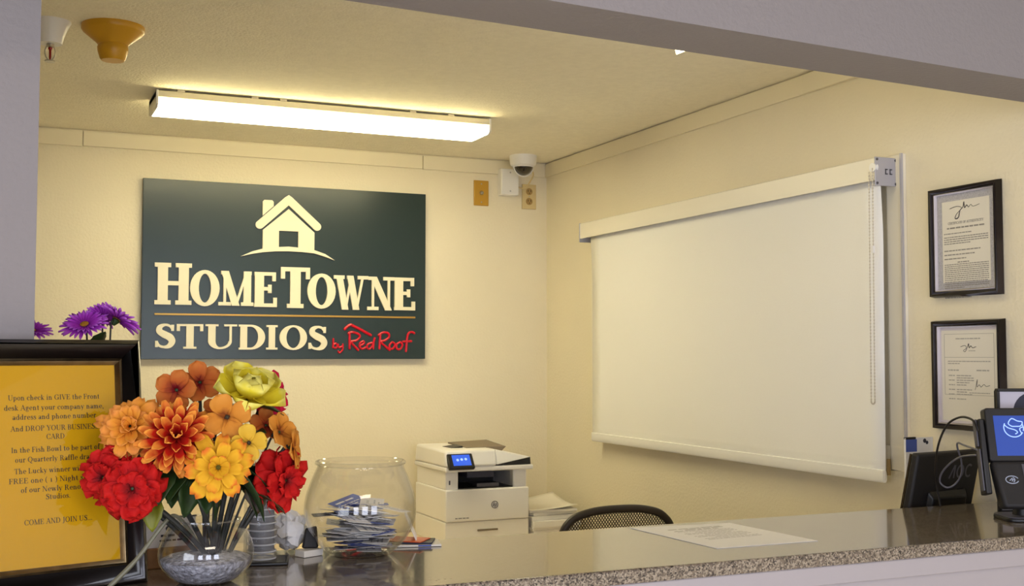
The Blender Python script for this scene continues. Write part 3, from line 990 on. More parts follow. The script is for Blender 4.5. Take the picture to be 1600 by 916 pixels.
def certificate(label, yc_, zc_, w_, h_, kind):
    t = thing('picture_frame', label, 'picture frame', (0, yc_, zc_), (0, 0, radians(-90)))   # local x runs right, -y out of the wall
    rnd = random.Random(kind)
    f = 0.0145
    m = MB()
    def mitre(mb, ow, oh, bw, yf, yb):
        O_ = [(-ow, -oh), (ow, -oh), (ow, oh), (-ow, oh)]
        I_ = [(-ow + bw, -oh + bw), (ow - bw, -oh + bw), (ow - bw, oh - bw), (-ow + bw, oh - bw)]
        S_ = [(x * (1 - 0.2 * bw / ow), z * (1 - 0.2 * bw / oh)) for x, z in O_]
        for i in range(4):
            j = (i + 1) % 4
            mb.hexa([(O_[i][0], yb, O_[i][1]), (O_[j][0], yb, O_[j][1]), (I_[j][0], yb, I_[j][1]), (I_[i][0], yb, I_[i][1])],
                    [(S_[i][0], yf, S_[i][1]), (S_[j][0], yf, S_[j][1]), (I_[j][0], yf * .85, I_[j][1]), (I_[i][0], yf * .85, I_[i][1])])
        return mb
    mitre(m, w_ / 2, h_ / 2, f, -0.022, -0.002).build('frame', M['framewood'], t)
    iw, ih = w_ / 2 - f, h_ / 2 - f
    g = 0.005
    mitre(MB(), iw, ih, g, -0.0165, -0.004).build('inner_rim', M['matwhite'], t)
    iw -= g
    ih -= g
    pr = []
    dk_ = []
    dk2 = []
    if kind == 1:
        MB().box(-iw, iw, -0.006, -0.003, -ih, ih).build('certificate_sheet', M['lavpaper'], t)
        b_ = 0.019
        pa = MB().box(-iw + b_, iw - b_, -0.0066, -0.006, -ih + b_, ih - b_).build('text_panel', M['paper'], t)
        e_ = iw - b_ - 0.006
        y_ = ih - b_ - 0.018
        sig = ribbon([(-.055, .0), (-.03, .004), (-.012, -.002), (-.03, -.016), (-.036, -.028), (-.024, -.026), (-.018, -.008), (-.008, .0), (-.004, .014), (-.002, -.002), (.006, .004), (.012, -.002), (.02, .004), (.028, -.002), (.05, .002)], [0.0018, .0012, .003, .002, .003, .0012, .0012], 4)
        dk_ += [[(px, py + y_ - 0.002) for px, py in q] for q in sig]
        y_ -= 0.045
        for s_, hh, wd in (('CERTIFICATE OF AUTHENTICITY', 0.0065, 0.062),):
            pr += textline(s_, -wd, wd, y_, 0.0095, .16, .07)
        y_ -= 0.012
        pr += wordrow(-0.066, 0.066, y_, 0.004, rnd)
        y_ -= 0.014
        pr += wordrow(-e_, 0.02, y_, 0.0026, rnd)
        for k in range(4):
            y_ -= 0.0058
            pr += wordrow(-e_, e_ * (1 if k < 3 else 0.2), y_ - 0.004, 0.0026, rnd)
        y_ -= 0.012
        for k in range(3):
            y_ -= 0.011
            pr += wordrow(-e_, (0.05, 0.03, 0.0)[k], y_, 0.003, rnd)
        y_ -= 0.010
        pr += wordrow(-0.03, 0.01, y_, 0.003, rnd)
        for k in range(13):
            y_ -= 0.0052
            pr += wordrow(-e_, e_ * (1 if k < 12 else -0.1), y_, 0.0024, rnd)
        sig = ribbon([(-.05, 0), (-.04, .006), (-.034, -.003), (-.02, .008), (-.015, -.003), (0, .006), (.008, -.002), (.015, 0)], .0014, 4)
        dk2 += [[(px, py + y_ - 0.012) for px, py in q] for q in sig]
        y_ -= 0.021
        for k in range(2):
            pr += wordrow(-e_, e_ * (1 if k == 0 else 0.2), y_ - 0.0055 * k, 0.0024, rnd)
    else:
        MB().box(-iw, iw, -0.006, -0.003, -ih, ih).build('mat_board', M['matwhite'], t)
        pa = MB().box(-iw + 0.006, iw - 0.006, -0.0066, -0.006, -ih + 0.006, ih - 0.008).build('certificate_sheet', M['paper'], t)
        X = iw - 0.016
        Yt, Yb = ih - 0.018, -ih + 0.075
        for a_, b_ in (((-X, Yt), (X, Yt)), ((-X, Yt - 0.062), (X, Yt - 0.062)), ((-X, Yb), (X, Yb)), ((-X, Yb), (-X, Yt)), ((X, Yb), (X, Yt))):
            pr += ribbon([a_, b_], 0.0011)
        pr += wordrow(-0.045, 0.04, Yt - 0.014, 0.003, rnd)
        sig = ribbon([(-.028, .002), (-.012, .005), (-.008, -.002), (-.018, -.008), (-.012, -.011), (-.004, .001), (.0, .01), (.002, -.001), (.008, .004), (.014, -.001), (.026, .002)], [0.0014, .001, .0022, .0014], 4)
        dk_ += [[(px, py + Yt - 0.036) for px, py in q] for q in sig]
        pr += wordrow(0.0, 0.026, Yt - 0.046, 0.002, rnd)
        y_ = Yt - 0.074
        pr += wordrow(-X + 0.012, X - 0.01, y_, 0.0026, rnd) + wordrow(-X + 0.012, -X + 0.055, y_ - 0.006, 0.0026, rnd)
        y_ -= 0.024
        pr += wordrow(-X + 0.012, -X + 0.05, y_, 0.0034, rnd) + wordrow(X - 0.06, X - 0.015, y_, 0.0034, rnd)
        y_ -= 0.014
        for k in range(11):
            if k not in (5, 9):
                pr += wordrow(-X + 0.014, -X + 0.036, y_, 0.0028, rnd) if k % 2 == 0 else []
                pr += wordrow(-X + 0.042, -X + rnd.uniform(0.07, 0.105), y_, 0.0028, rnd)
            y_ -= 0.0062
        sig = ribbon([(.02, -.012), (.028, .016), (.026, -.004), (.034, .002), (.04, -.004), (.05, .003), (.058, -.002), (.07, .001)], .0012, 4)
        dk2 += [[(px, py + Yb + 0.026) for px, py in q] for q in sig]
        pr += wordrow(0.0, 0.07, Yb + 0.005, 0.0022, rnd)
    MB().polys(pr, 0.0003, -0.0066).build('small_print', M['greyink'] if kind == 1 else M['midink'], pa, merge=False)
    MB().polys(dk_, 0.0003, -0.0066).build('header_script', M['darkink'], pa)
    MB().polys(dk2, 0.0003, -0.0066).build('signature', M['darkink'], pa)
    MB().box(-iw, iw, -0.0095, -0.0085, -ih, ih).build('glazing', M['pglass'], t)
    MB().box(-w_ / 2 + 0.01, w_ / 2 - 0.01, -0.003, 0, -h_ / 2 + 0.01, h_ / 2 - 0.01).build('backing', M['darkm'], t)
    return t


certificate('upper framed certificate with grey patterned border on the right wall', -2.5954, 1.8437, 0.243, 0.2965, 1)
certificate('lower framed certificate with plain white margins on the right wall', -2.5975, 1.4865, 0.243, 0.2935, 2)

# ================================================================== PRINTER
pt = thing('printer', 'white multifunction laser printer with blue touchscreen on the back desk', 'printer', (-0.484, -0.26, 0.765))
# local: front face at y=-0.19, x +-0.186
X = 0.186
MB().box(-X, X, -0.185, 0.185, 0.0, 0.093).build('paper_tray', M['whitep'], pt, bevel=0.003, seg=3)
md = MB()
md.hexa([(-X, -0.19, 0.0945), (X, -0.19, 0.0945), (X, 0.185, 0.0945), (-X, 0.185, 0.0945)], [(-X, -0.19, 0.225), (X, -0.19, 0.225), (X, 0.185, 0.225), (-X, 0.185, 0.225)])
md.build('front_door', M['whitep'], pt, bevel=0.006, seg=3)
MB().box(-0.045, 0.045, -0.1885, -0.183, 0.053, 0.060).build('tray_grip', M['greytray'], pt)
nk = MB()
nk.box(-X + 0.004, -0.125, -0.175, 0.18, 0.222, 0.300).box(0.12, X - 0.004, -0.175, 0.18, 0.222, 0.300).box(-0.126, 0.121, 0.06, 0.18, 0.222, 0.300)
nk.build('middle_body', M['whitep'], pt, bevel=0.006)
MB().box(-0.126, 0.121, -0.168, 0.06, 0.2235, 0.229).build('output_tray', M['dark'], pt)
MB().box(-0.126, 0.121, 0.04, 0.06, 0.229, 0.300).build('paper_exit', M['dark'], pt)
MB().hexa([(-0.04, -0.166, 0.229), (0.06, -0.166, 0.229), (0.04, -0.02, 0.229), (-0.02, -0.02, 0.229)], [(-0.04, -0.166, 0.246), (0.06, -0.166, 0.246), (0.04, -0.02, 0.235), (-0.02, -0.02, 0.235)]).build('paper_stop', M['grey'], pt, bevel=0.003)
MB().box(-0.09, 0.03, -0.185, -0.1, 0.272, 0.298).build('inner_cover', M['navy'], pt)
sc = MB()
sc.box(-X - 0.006, X + 0.016, -0.2, 0.185, 0.298, 0.318)
sc.build('scanner_bed', M['whitep'], pt, bevel=0.006, seg=3)
ad = MB()
ad.hexa([(-X - 0.006, -0.205, 0.318), (0.035, -0.205, 0.318), (0.035, 0.18, 0.318), (-X - 0.006, 0.18, 0.318)],
        [(-X - 0.004, -0.188, 0.385), (0.035, -0.188, 0.385), (0.035, 0.17, 0.39), (-X - 0.004, 0.17, 0.39)])
ad.build('document_feeder', M['whitep'], pt, bevel=0.010, seg=3)
MB().hexa([(0.0, -0.197, 0.319), (X + 0.004, -0.197, 0.319), (X + 0.004, 0.14, 0.319), (0.0, 0.14, 0.319)],
          [(0.03, -0.192, 0.321), (X + 0.004, -0.192, 0.350), (X + 0.004, 0.14, 0.350), (0.03, 0.14, 0.321)]).build('feeder_outlet', M['dark'], pt)
MB().hexa([(0.034, -0.203, 0.322), (X + 0.006, -0.199, 0.349), (X + 0.006, 0.15, 0.349), (0.034, 0.15, 0.322)],
          [(0.034, -0.189, 0.384), (X - 0.03, -0.192, 0.356), (X - 0.03, 0.15, 0.362), (0.034, 0.15, 0.388)]).build('feeder_tray', M['whitep'], pt, bevel=0.004)
tt = MB()
tt.hexa([(-0.06, -0.10, 0.386), (0.10, -0.10, 0.37), (0.10, 0.12, 0.37), (-0.06, 0.12, 0.39)], [(-0.06, -0.10, 0.389), (0.12, -0.10, 0.388), (0.12, 0.12, 0.402), (-0.06, 0.12, 0.396)])
tt.build('input_tray', M['greytray'], pt)
MB().hexa([(-0.12, -0.08, 0.384), (-0.07, -0.08, 0.384), (-0.07, 0.0, 0.386), (-0.13, 0.0, 0.386)], [(-0.12, -0.08, 0.388), (-0.07, -0.08, 0.394), (-0.07, 0.0, 0.396), (-0.13, 0.0, 0.389)]).build('paper_guide', M['dark'], pt)
pn = MB()
pn.M = Matrix.Translation((-0.128, -0.205, 0.3425)) @ Matrix.Rotation(radians(-36), 4, 'X')
pn.box(-0.056, 0.056, -0.006, 0.012, -0.036, 0.036)
po = pn.build('control_panel', M['dark'], pt, bevel=0.004)
ps = MB()
ps.M = pn.M
ps.box(-0.036, 0.042, -0.0068, -0.006, -0.024, 0.026)
ps.build('touchscreen', M['screen'], po)
ic = MB()
ic.M = pn.M
ic.polys([disc(-0.014, 0.002, 0.006), disc(0.004, 0.004, 0.006), disc(0.022, 0.005, 0.006)], 0.0005, -0.0068)
ic.build('screen_icons', M['swirl'], po)
lg = MB()
zc0 = 0.158
for k in range(24):
    a, b = 2 * pi * k / 24, 2 * pi * (k + 1) / 24
    lg.polys([[(0.030 + 0.0155 * cos(a), zc0 + 0.0155 * sin(a)), (0.030 + 0.0155 * cos(b), zc0 + 0.0155 * sin(b)), (0.030 + 0.013 * cos(b), zc0 + 0.013 * sin(b)), (0.030 + 0.013 * cos(a), zc0 + 0.013 * sin(a))]], 0.0012, -0.1902)
for st in ([(0.0225, zc0 - 0.007), (0.0275, zc0 + 0.011)], [(0.0245, zc0 + 0.003), (0.0285, zc0 + 0.003), (0.0262, zc0 - 0.007)],
           [(0.0298, zc0 - 0.012), (0.0345, zc0 + 0.004)], [(0.0345, zc0 + 0.004), (0.0385, zc0 + 0.004), (0.0365, zc0 - 0.006), (0.0325, zc0 - 0.006)]):
    for a, b in zip(st, st[1:]):
        lg.polys(ribbon([a, b], 0.0017), 0.0012, -0.1902)
lg.build('logo', M['grey'], pt, merge=False)
MB().polys(wordrow(-0.145, -0.085, 0.107, 0.0045, random.Random(3)), 0.0006, -0.1902).build('model_text', M['lightgrey'], pt)
MB().polys([disc(0.168, 0.207, 0.005)], 0.001, -0.1895).build('badge', M['paperw'], pt)
MB().box(-0.167, -0.161, -0.1765, -0.174, 0.245, 0.262).build('usb_port', M['grey'], pt)

# ================================================================== PAPER STACK right of the printer
z = 0.7655
rnd = random.Random(11)
hts = [0.016, 0.022, 0.012, 0.026, 0.018, 0.013, 0.01]
for i, hh in enumerate(hts):
    s = MB()
    ww, dd = 0.215, 0.28
    s.box(-ww / 2, ww / 2, -dd / 2, dd / 2, 0, hh)
    o = s.build('paper_stack', M['paperw'], bevel=0.001)
    place(o, (-0.172 + rnd.uniform(-.010, .010), -0.31 + rnd.uniform(-.02, .02), z), (0, 0, radians(rnd.uniform(-7, 7))))
    tag(o, 'loose sheaf of white paper in the pile right of the printer', 'paper', 'sheaves of paper piled beside the printer')
    z += hh + 0.0008
sh = MB()
gv, gf = [], []
n1, n2 = 10, 10
for j in range(n2 + 1):
    for i in range(n1 + 1):
        u_, v_ = i / n1, j / n2
        x = -0.107 + 0.214 * u_
        y = -0.14 + 0.28 * v_
        lift = 0.075 * max(0, (v_ * 0.9 + u_ * 0.5 - 0.75)) ** 1.4 + 0.018 * (1 - v_) * u_ ** 2
        gv.append((x, y, lift))
for j in range(n2):
    for i in range(n1):
        a = j * (n1 + 1) + i
        gf.append((a, a + 1, a + n1 + 2, a + n1 + 1))
sh.add(gv, gf)
o = sh.build('paper_sheet', M['paper'])
mo = o.modifiers.new('thickness', 'SOLIDIFY')
mo.thickness = 0.0008
mo.offset = 1
place(o, (-0.172, -0.31, z), (0, 0, radians(-3)))
tag(o, 'curled white sheet lying on top of the paper pile', 'paper')

# ================================================================== OFFICE CHAIR
oc = thing('office_chair', 'dark mesh backed office chair behind the counter', 'chair', (-0.456, -1.12, 0), (0, 0, radians(0)))
# the back panel stands at local y=-0.38 (towards the counter), facing the desk
By = -0.38
outl = [(-0.215, 0.56), (-0.225, 0.75), (-0.212, 0.93), (-0.175, 0.998), (-0.10, 1.024), (0.0, 1.030), (0.10, 1.024), (0.175, 0.998), (0.212, 0.93), (0.225, 0.75), (0.215, 0.56), (0.0, 0.545)]
P = cr([(x, By, z) for x, z in outl], 6, closed=True)
MB().tube(P, 0.0135, 10, closed=True).build('back_frame', M['chairfr'], oc)


def inside(x, z):
    c = False
    n = len(P)
    for i in range(n):
        a, b = P[i], P[i - 1]
        if (a.z > z) != (b.z > z) and x < (b.x - a.x) * (z - a.z) / (b.z - a.z) + a.x:
            c = not c
    return c


ms = MB()
for sgn in (1, -1):
    for k in range(-75, 76):
        c0 = k * 0.0105
        run = None
        zz = 0.54
        while zz < 1.04:
            x = c0 + sgn * (zz - 0.8) * 0.75
            ins = inside(x, zz)
            if ins and run is None:
                run = (x, zz)
            if (not ins or zz + 0.006 >= 1.04) and run is not None:
                ms.tube([(run[0], By + sgn * 0.0009, run[1]), (x, By + sgn * 0.0009, zz)], 0.0016, 4)
                run = None
            zz += 0.006
ms.build('back_mesh', M['mesh'], oc, merge=False)
MB().box(-0.235, 0.235, -0.27, 0.22, 0.44, 0.51).build('seat', M['seat'], oc, bevel=0.03, seg=4)
MB().tube(cr([(0, -0.05, 0.425), (0, -0.33, 0.43), (0, -0.40, 0.48), (0, -0.395, 0.60)], 5), 0.018, 10).build('back_post', M['chairfr'], oc)
for s_ in (-1, 1):
    MB().tube(cr([(s_ * 0.2, -0.05, 0.43), (s_ * 0.28, -0.05, 0.45), (s_ * 0.29, -0.05, 0.64), (s_ * 0.28, 0.1, 0.66), (s_ * 0.28, -0.18, 0.66)][:3], 6), 0.014, 8).build('armrest_post', M['chairfr'], oc)
    MB().box(s_ * 0.285 - 0.03, s_ * 0.285 + 0.03, -0.17, 0.1, 0.64, 0.665).build('armrest', M['dark'], oc, bevel=0.01, seg=3)
MB().lathe([(0.0, 0.11), (0.03, 0.11), (0.03, 0.26), (0.018, 0.26), (0.018, 0.44), (0.0, 0.44)], 16).build('gas_lift', M['dark'], oc)
for k in range(5):
    a = 2 * pi * k / 5 + 0.3
    lo = MB().tube([(0.02 * cos(a), 0.02 * sin(a), 0.13), (0.28 * cos(a), 0.28 * sin(a), 0.075)], [0.025, 0.014], 8).build('leg', M['dark'], oc)
    cs = MB()
    cs.M = Matrix.Translation((0.28 * cos(a), 0.28 * sin(a), 0.031)) @ Matrix.Rotation(a, 4, 'Z') @ Matrix.Rotation(pi / 2, 4, 'X')
    cs.lathe([(0.0, -0.022), (0.030, -0.022), (0.030, 0.022), (0.0, 0.022)], 16)
    cs.M = Matrix.Identity(4)
    cs.tube([(0.28 * cos(a), 0.28 * sin(a), 0.03), (0.28 * cos(a), 0.28 * sin(a), 0.08)], 0.006, 8)
    cs.build('caster', M['dark'], lo)

# ================================================================== SHEET ON THE COUNTER
a, b, c, d = (-1.107, -2.734), (-1.087, -3.032), (-0.851, -3.035), (-0.869, -2.756)
sh = MB()
sh.hexa([(p[0], p[1], CT + 0.0003) for p in (b, c, d, a)], [(p[0], p[1], CT + 0.0011) for p in (b, c, d, a)])
so_ = thing('printed_sheet', 'white printed sheet lying flat on the granite counter', 'paper', (0, 0, 0))
po = sh.build('sheet', M['paperw'], so_)
rnd = random.Random(5)
rows = []
for k in range(13):
    rows += wordrow(-0.06 + 0.035 * (k % 3 == 1), 0.075 - 0.02 * (k % 4 == 2), 0.09 - 0.0115 * k, 0.0034 if k > 2 else 0.006, rnd)
m = MB()
m.M = Matrix.Translation((-0.985, -2.885, CT + 0.0011)) @ Matrix.Rotation(radians(4), 4, 'Z') @ Matrix.Rotation(radians(-90), 4, 'X')
m.polys(rows, 0.0002, 0.0)
m.build('small_print', M['midink'], po, merge=False)

# ================================================================== POSTER FRAME
LEAN, TURN = radians(8.2), radians(14.4)
pf_ = thing('poster_frame', 'black frame with yellow raffle notice leaning back on the counter', 'picture frame', (-2.122, -2.934, CT + 0.0005))
pf_.rotation_mode = 'XYZ'
pf_.rotation_euler = (-LEAN, 0, TURN)
# local: x from -0.276 to 0, z 0..0.397, front towards -y
FWd, FHt, B_ = 0.276, 0.397, 0.031


def rail(mb, pts_out, pts_in, y_out, y_in, yb):
    for i in range(4):
        j = (i + 1) % 4
        o0, o1, i0, i1 = pts_out[i], pts_out[j], pts_in[i], pts_in[j]
        mb.hexa([(o0[0], yb, o0[1]), (o1[0], yb, o1[1]), (i1[0], yb, i1[1]), (i0[0], yb, i0[1])],
                [(o0[0], y_out, o0[1]), (o1[0], y_out, o1[1]), (i1[0], y_in, i1[1]), (i0[0], y_in, i0[1])])


def rect(m_):
    return [(-FWd + m_, m_), (-m_, m_), (-m_, FHt - m_), (-FWd + m_, FHt - m_)]


m = MB()
rail(m, rect(0), rect(0.009), -0.008, -0.016, 0.012)
rail(m, rect(0.009), rect(B_), -0.016, -0.008, 0.012)
m.build('outer_frame', M['blackframe'], pf_)
m = MB()
rail(m, rect(B_), rect(B_ + 0.004), -0.008, -0.009, 0.004)
rail(m, rect(B_ + 0.004), rect(B_ + 0.010), -0.009, -0.003, 0.004)
m.build('silver_fillet', M['silverfillet'], pf_)
i_ = B_ + 0.009
pp = MB().box(-FWd + i_, -i_, 0.0, 0.003, i_, FHt - i_).build('notice_sheet', M['yellowpaper'], pf_)
LINES = [('Upon check in GIVE the Front', -.2092, -.0667, .3010), ('desk Agent your company name,', -.2154, -.0601, .2852), ('address and phone number', -.2033, -.0728, .2705),
         ('And DROP YOUR BUSINESS', -.2062, -.0696, .2524), ('CARD', -.1525, -.1236, .2386), ('In the Fish Bowl to be part of', -.2059, -.0687, .2192),
         ('our Quarterly Raffle draw.', -.2005, -.0753, .2040), ('The Lucky winner will get', -.2016, -.0787, .1863), ('FREE one ( 1 ) Night stay in', -.2101, -.0670, .1714),
         ('of our Newly Renovated', -.1928, -.0739, .1571), ('Studios.', -.1554, -.1170, .1446), ('COME AND JOIN US...', -.1885, -.0838, .1070)]
tx = []
for s_, a, b, y in LINES:
    tx += textline(s_, a, b, y, 0.0118, 0.115, 0.042)
MB().polys(tx, 0.0003, 0.0).build('printed_text', M['ink'], pp, merge=False)
MB().box(-FWd + i_, -i_, -0.0022, -0.0012, i_, FHt - i_).build('glazing', M['pglass'], pf_)
MB().box(-FWd + 0.012, -0.012, 0.012, 0.015, 0.012, FHt - 0.012).build('backing', M['darkm'], pf_)
m = MB()
m.hexa([(-0.16, 0.015, 0.20), (-0.12, 0.015, 0.20), (-0.12, 0.018, 0.20), (-0.16, 0.018, 0.20)], [(-0.165, 0.05, 0.0075), (-0.115, 0.05, 0.0075), (-0.115, 0.053, 0.0080), (-0.165, 0.053, 0.0080)])
m.build('easel_leg', M['darkm'], pf_)

# ================================================================== FLOWERS
WVY = random.Random(21)


def petal(mb, base_r, length, width, lift=0.2, cup=0.15, curl=0.0, tip=1.0, az=0.0, wave=0.0, z0=0.0, nu=5, nv=7, tone0=0.0, tone1=1.0, notch=0.0):
    """one petal running outwards (local +x) from base_r, elevated by `lift` rad, curling by `curl` rad; tip>1 = blunter"""
    R_ = Matrix.Rotation(az, 4, 'Z')
    vs, tn = [], []
    ang = lift
    px, pz = base_r, z0
    step = length / nv
    ph = WVY.uniform(0, 6)
    for j in range(nv + 1):
        v = j / nv
        w_ = width * (0.32 + 0.68 * sin(pi * min(1.0, v / 0.62) / 2)) if v < 0.62 else width * max(0.0, 1 - ((v - 0.62) / 0.38) ** (2.0 * tip)) ** 0.5
        w_ = max(w_, width * (0.03 if tip < 1.5 else 0.42))
        for i in range(nu + 1):
            u = i / nu * 2 - 1
            off = cup * width * (u * u) + wave * width * sin(u * 7 + ph + v * 5) * v
            sx = px - sin(ang) * off - (notch * length * (1 - abs(u)) if j == nv else 0)
            sz = pz + cos(ang) * off
            vs.append(R_ @ Vector((sx, u * w_ / 2, sz)))
            tn.append(tone0 + (tone1 - tone0) * v)
        ang += curl / nv
        px += cos(ang) * step
        pz += sin(ang) * step
    fs = []
    for j in range(nv):
        for i in range(nu):
            a = j * (nu + 1) + i
            fs.append((a, a + 1, a + nu + 2, a + nu + 1))
    mb.add(vs, fs, tn)


def look(d, spin=0.0):
    return Vector(d).normalized().to_track_quat('Z', 'Y').to_matrix().to_4x4() @ Matrix.Rotation(spin, 4, 'Z')


def thick(o, t=0.0007):
    md_ = o.modifiers.new('thickness', 'SOLIDIFY')
    md_.thickness = t
    md_.offset = 0
    return o


def leafmesh(mb, base, d, length, width, droop=0.6, up=(0, 0, 1)):
    d = Vector(d).normalized()
    s = d.cross(Vector(up)).normalized()
    n = s.cross(d)
    vs = []
    nv, nu = 8, 4
    for j in range(nv + 1):
        v = j / nv
        w_ = width * sin(pi * v ** 0.8) ** 0.8 * (1 + 0.12 * (j % 2)) if 0 < j < nv else width * 0.03
        c = Vector(base) + d * (length * v) - n * (droop * length * v * v * 0.5)
        for i in range(nu + 1):
            u = i / nu * 2 - 1
            vs.append(c + s * (u * w_ / 2) + n * (abs(u) * w_ * 0.22))
    fs = [(j * (nu + 1) + i, j * (nu + 1) + i + 1, (j + 1) * (nu + 1) + i + 1, (j + 1) * (nu + 1) + i) for j in range(nv) for i in range(nu)]
    mb.add(vs, fs)


VB = Vector((-2.033, -2.973, CT))          # foot of the vase
GRP = 'artificial flowers in the glass vase'


def bloom(kind, size, mb):
    """petals in the local frame, +z is where the flower looks"""
    r = size
    if kind == 'dahlia':
        for ring, (n, L, wd, lf, cu, br) in enumerate(((13, 0.82, .40, -.05, -.45, .18), (12, 0.68, .38, .25, -.4, .16), (10, .50, .34, .55, -.3, .10), (7, .30, .26, .9, -.1, .05))):
            for k in range(n):
                petal(mb, r * br, r * L * WVY.uniform(.85, 1.1), r * wd, lf + WVY.uniform(-.2, .2), .25, cu, 1.8, 2 * pi * (k + .5 * (ring % 2)) / n, .05, z0=r * .05 * ring, nv=5, nu=4)
    elif kind == 'carnation':
        for ring, (n, L, wd, lf, cu, br) in enumerate(((6, 1.05, 1.08, -.05, -.6, .08), (5, .9, 1.0, .3, -.65, .06), (4, .55, .72, .65, -.5, .05))):
            for k in range(n):
                petal(mb, r * br, r * L * WVY.uniform(.88, 1.08), r * wd, lf + WVY.uniform(-.12, .12), .10, cu, 2.4, 2 * pi * (k + .5 * (ring % 2)) / n + WVY.uniform(-.2, .2), .13, z0=r * .04 * ring, nu=8, nv=7, notch=.10)
    elif kind == 'mum':
        for ring, (n, L, lf, br) in enumerate(((14, .92, -.25, .10), (14, .94, .05, .10), (13, .92, .34, .10), (11, .86, .62, .09), (8, .78, .92, .06), (5, .70, 1.22, .03))):
            for k in range(n):
                petal(mb, r * br, r * L * WVY.uniform(.88, 1.06), r * .235, lf + WVY.uniform(-.16, .16), .34, .12, 2.2, 2 * pi * (k + .5 * (ring % 2)) / n + WVY.uniform(-.08, .08), 0, z0=r * .06 * ring, nu=4, nv=8)
    elif kind == 'zinnia':
        for ring, (n, L, wd, lf, cu, br) in enumerate(((10, .86, .45, -.02, -.2, .14), (8, .60, .36, .22, -.15, .12), (7, .32, .24, .6, .1, .07))):
            for k in range(n):
                petal(mb, r * br, r * L * WVY.uniform(.85, 1.08), r * wd * WVY.uniform(.88, 1.1), lf + WVY.uniform(-.16, .16), .16, cu, 1.7, 2 * pi * (k + .5 * (ring % 2)) / n + WVY.uniform(-.1, .1), .05, z0=r * .05 * ring, nu=6, nv=6, notch=.07)
    elif kind == 'fourpetal':
        for k in range(4):
            petal(mb, r * .06, r * .95, r * .95, .12 + WVY.uniform(-.08, .1), .12, -.25, 1.0, pi / 2 * k + WVY.uniform(-.1, .1), .03, z0=r * .02 * (k % 2), nu=6, nv=7)
    elif kind == 'fivepetal':
        for k in range(5):
            petal(mb, r * .06, r * .95, r * .86, .3 + WVY.uniform(-.1, .15), .14, -.3, 1.0, 2 * pi / 5 * k + WVY.uniform(-.1, .1), .04, z0=r * .02 * (k % 2), nu=6, nv=7)
    elif kind == 'rose':
        for ring, (n, L, wd, lf, cu, br) in enumerate(((5, 1.0, .95, .15, .25, .08), (5, .85, .85, .65, .5, .10), (4, .72, .72, 1.05, .55, .10), (4, .6, .52, 1.35, .5, .06), (3, .5, .36, 1.5, .4, .02))):
            for k in range(n):
                petal(mb, r * br, r * L * WVY.uniform(.94, 1.06), r * wd, lf, .28, cu, 1.2, 2 * pi * (k + .45 * ring) / n, .02, z0=0, nu=8, nv=8)
    elif kind == 'daisy':
        for ring, (n, L, wd, lf, cu) in enumerate(((26, .84, .17, .12, -.15), (22, .66, .15, .35, -.1))):
            for k in range(n):
                petal(mb, r * .2, r * L * WVY.uniform(.86, 1.08), r * wd, lf + WVY.uniform(-.12, .12), .4, cu, .7, 2 * pi * (k + .5 * (ring % 2)) / n, 0, z0=r * .03 * ring, nu=3, nv=5)
    return mb


def flower(name, label, kind, pm, size, pos, face, foot, centre=None, crad=0.0, stem_r=0.0042, spin=0.0, group=GRP, leaf=None, base=None, leafmat='leaf', bend=None):
    base = base or VB
    t = thing(name, label, 'flower', (base.x + foot[0], base.y + foot[1], base.z + foot[2]), group=group)
    o0 = Vector(t.location)
    p = Vector(pos) - o0
    R_ = look(face, spin)
    mb = MB()
    mb.M = Matrix.Translation(p) @ R_
    bloom(kind, size, mb)
    thick(mb.build('petals', pm, t, sharp=60, merge=False))
    fz = Vector(face).normalized()
    # calyx behind the petals, and the stem
    cx = MB()
    cx.M = Matrix.Translation(p) @ R_
    cx.lathe([(0.0, -size * .28), (size * .07, -size * .26), (size * .16, -size * .06), (size * .12, 0.0), (0.0, 0.004)], 10)
    cx.build('calyx', M['leaf'], t)
    q = p - fz * size * .26
    mid = bend if bend is not None else Vector((q.x * 0.55, q.y * 0.55, q.z * 0.62))
    MB().tube(cr([(0, 0, 0), (mid[0] * .45, mid[1] * .45, mid[2] * .5), tuple(mid), tuple(q - fz * size * .15), tuple(q)], 5), stem_r, 8).build('stem', M['stem'], t)
    if centre:
        cm = MB()
        cm.M = Matrix.Translation(p) @ R_
        cm.lathe([(crad, 0.0), (crad, crad * .25), (crad * .8, crad * .5), (crad * .4, crad * .66), (0.0, crad * .7)], 14)
        cm.build('flower_centre', M[centre], t)
    for lp, ld, LL, LW in (leaf or []):
        lm = MB()
        leafmesh(lm, Vector(lp) - o0, ld, LL, LW)
        thick(lm.build('leaf', M[leafmat], t, sharp=60))
    return t


flower('dahlia', 'amber dahlia at the left edge of the vase bouquet', 'dahlia', PM['dahlia'], .057, (-2.157, -3.010, 1.425), (-.35, -1, .42), (.014, .010, .02),
       'darkcentre', .004, leaf=[((-2.135, -2.985, 1.39), (.5, -.2, -.6), .05, .03)])
flower('carnation', 'large red ruffled bloom at the lower left of the vase bouquet', 'carnation', PM['redp'], .047, (-2.158, -3.050, 1.335), (-.12, -1, .08), (.018, -.008, .02), spin=.4,
       leaf=[((-2.12, -3.02, 1.315), (-.15, -.3, -.6), .05, .034)], leafmat='leaf2')
flower('carnation', 'darker red bloom tucked behind the lower left one against the notice', 'carnation', PM['redp'], .044, (-2.196, -3.012, 1.350), (-.75, -.8, .0), (.008, .020, .02), spin=1.1)
flower('chrysanthemum', 'spiky red flower with yellow petal tips left of the bouquet centre', 'mum', PM['mum'], .060, (-2.093, -3.040, 1.408), (-.10, -1, .30), (.020, -.018, .02),
       leaf=[((-2.09, -2.98, 1.43), (-.5, -.2, .55), .05, .03)])
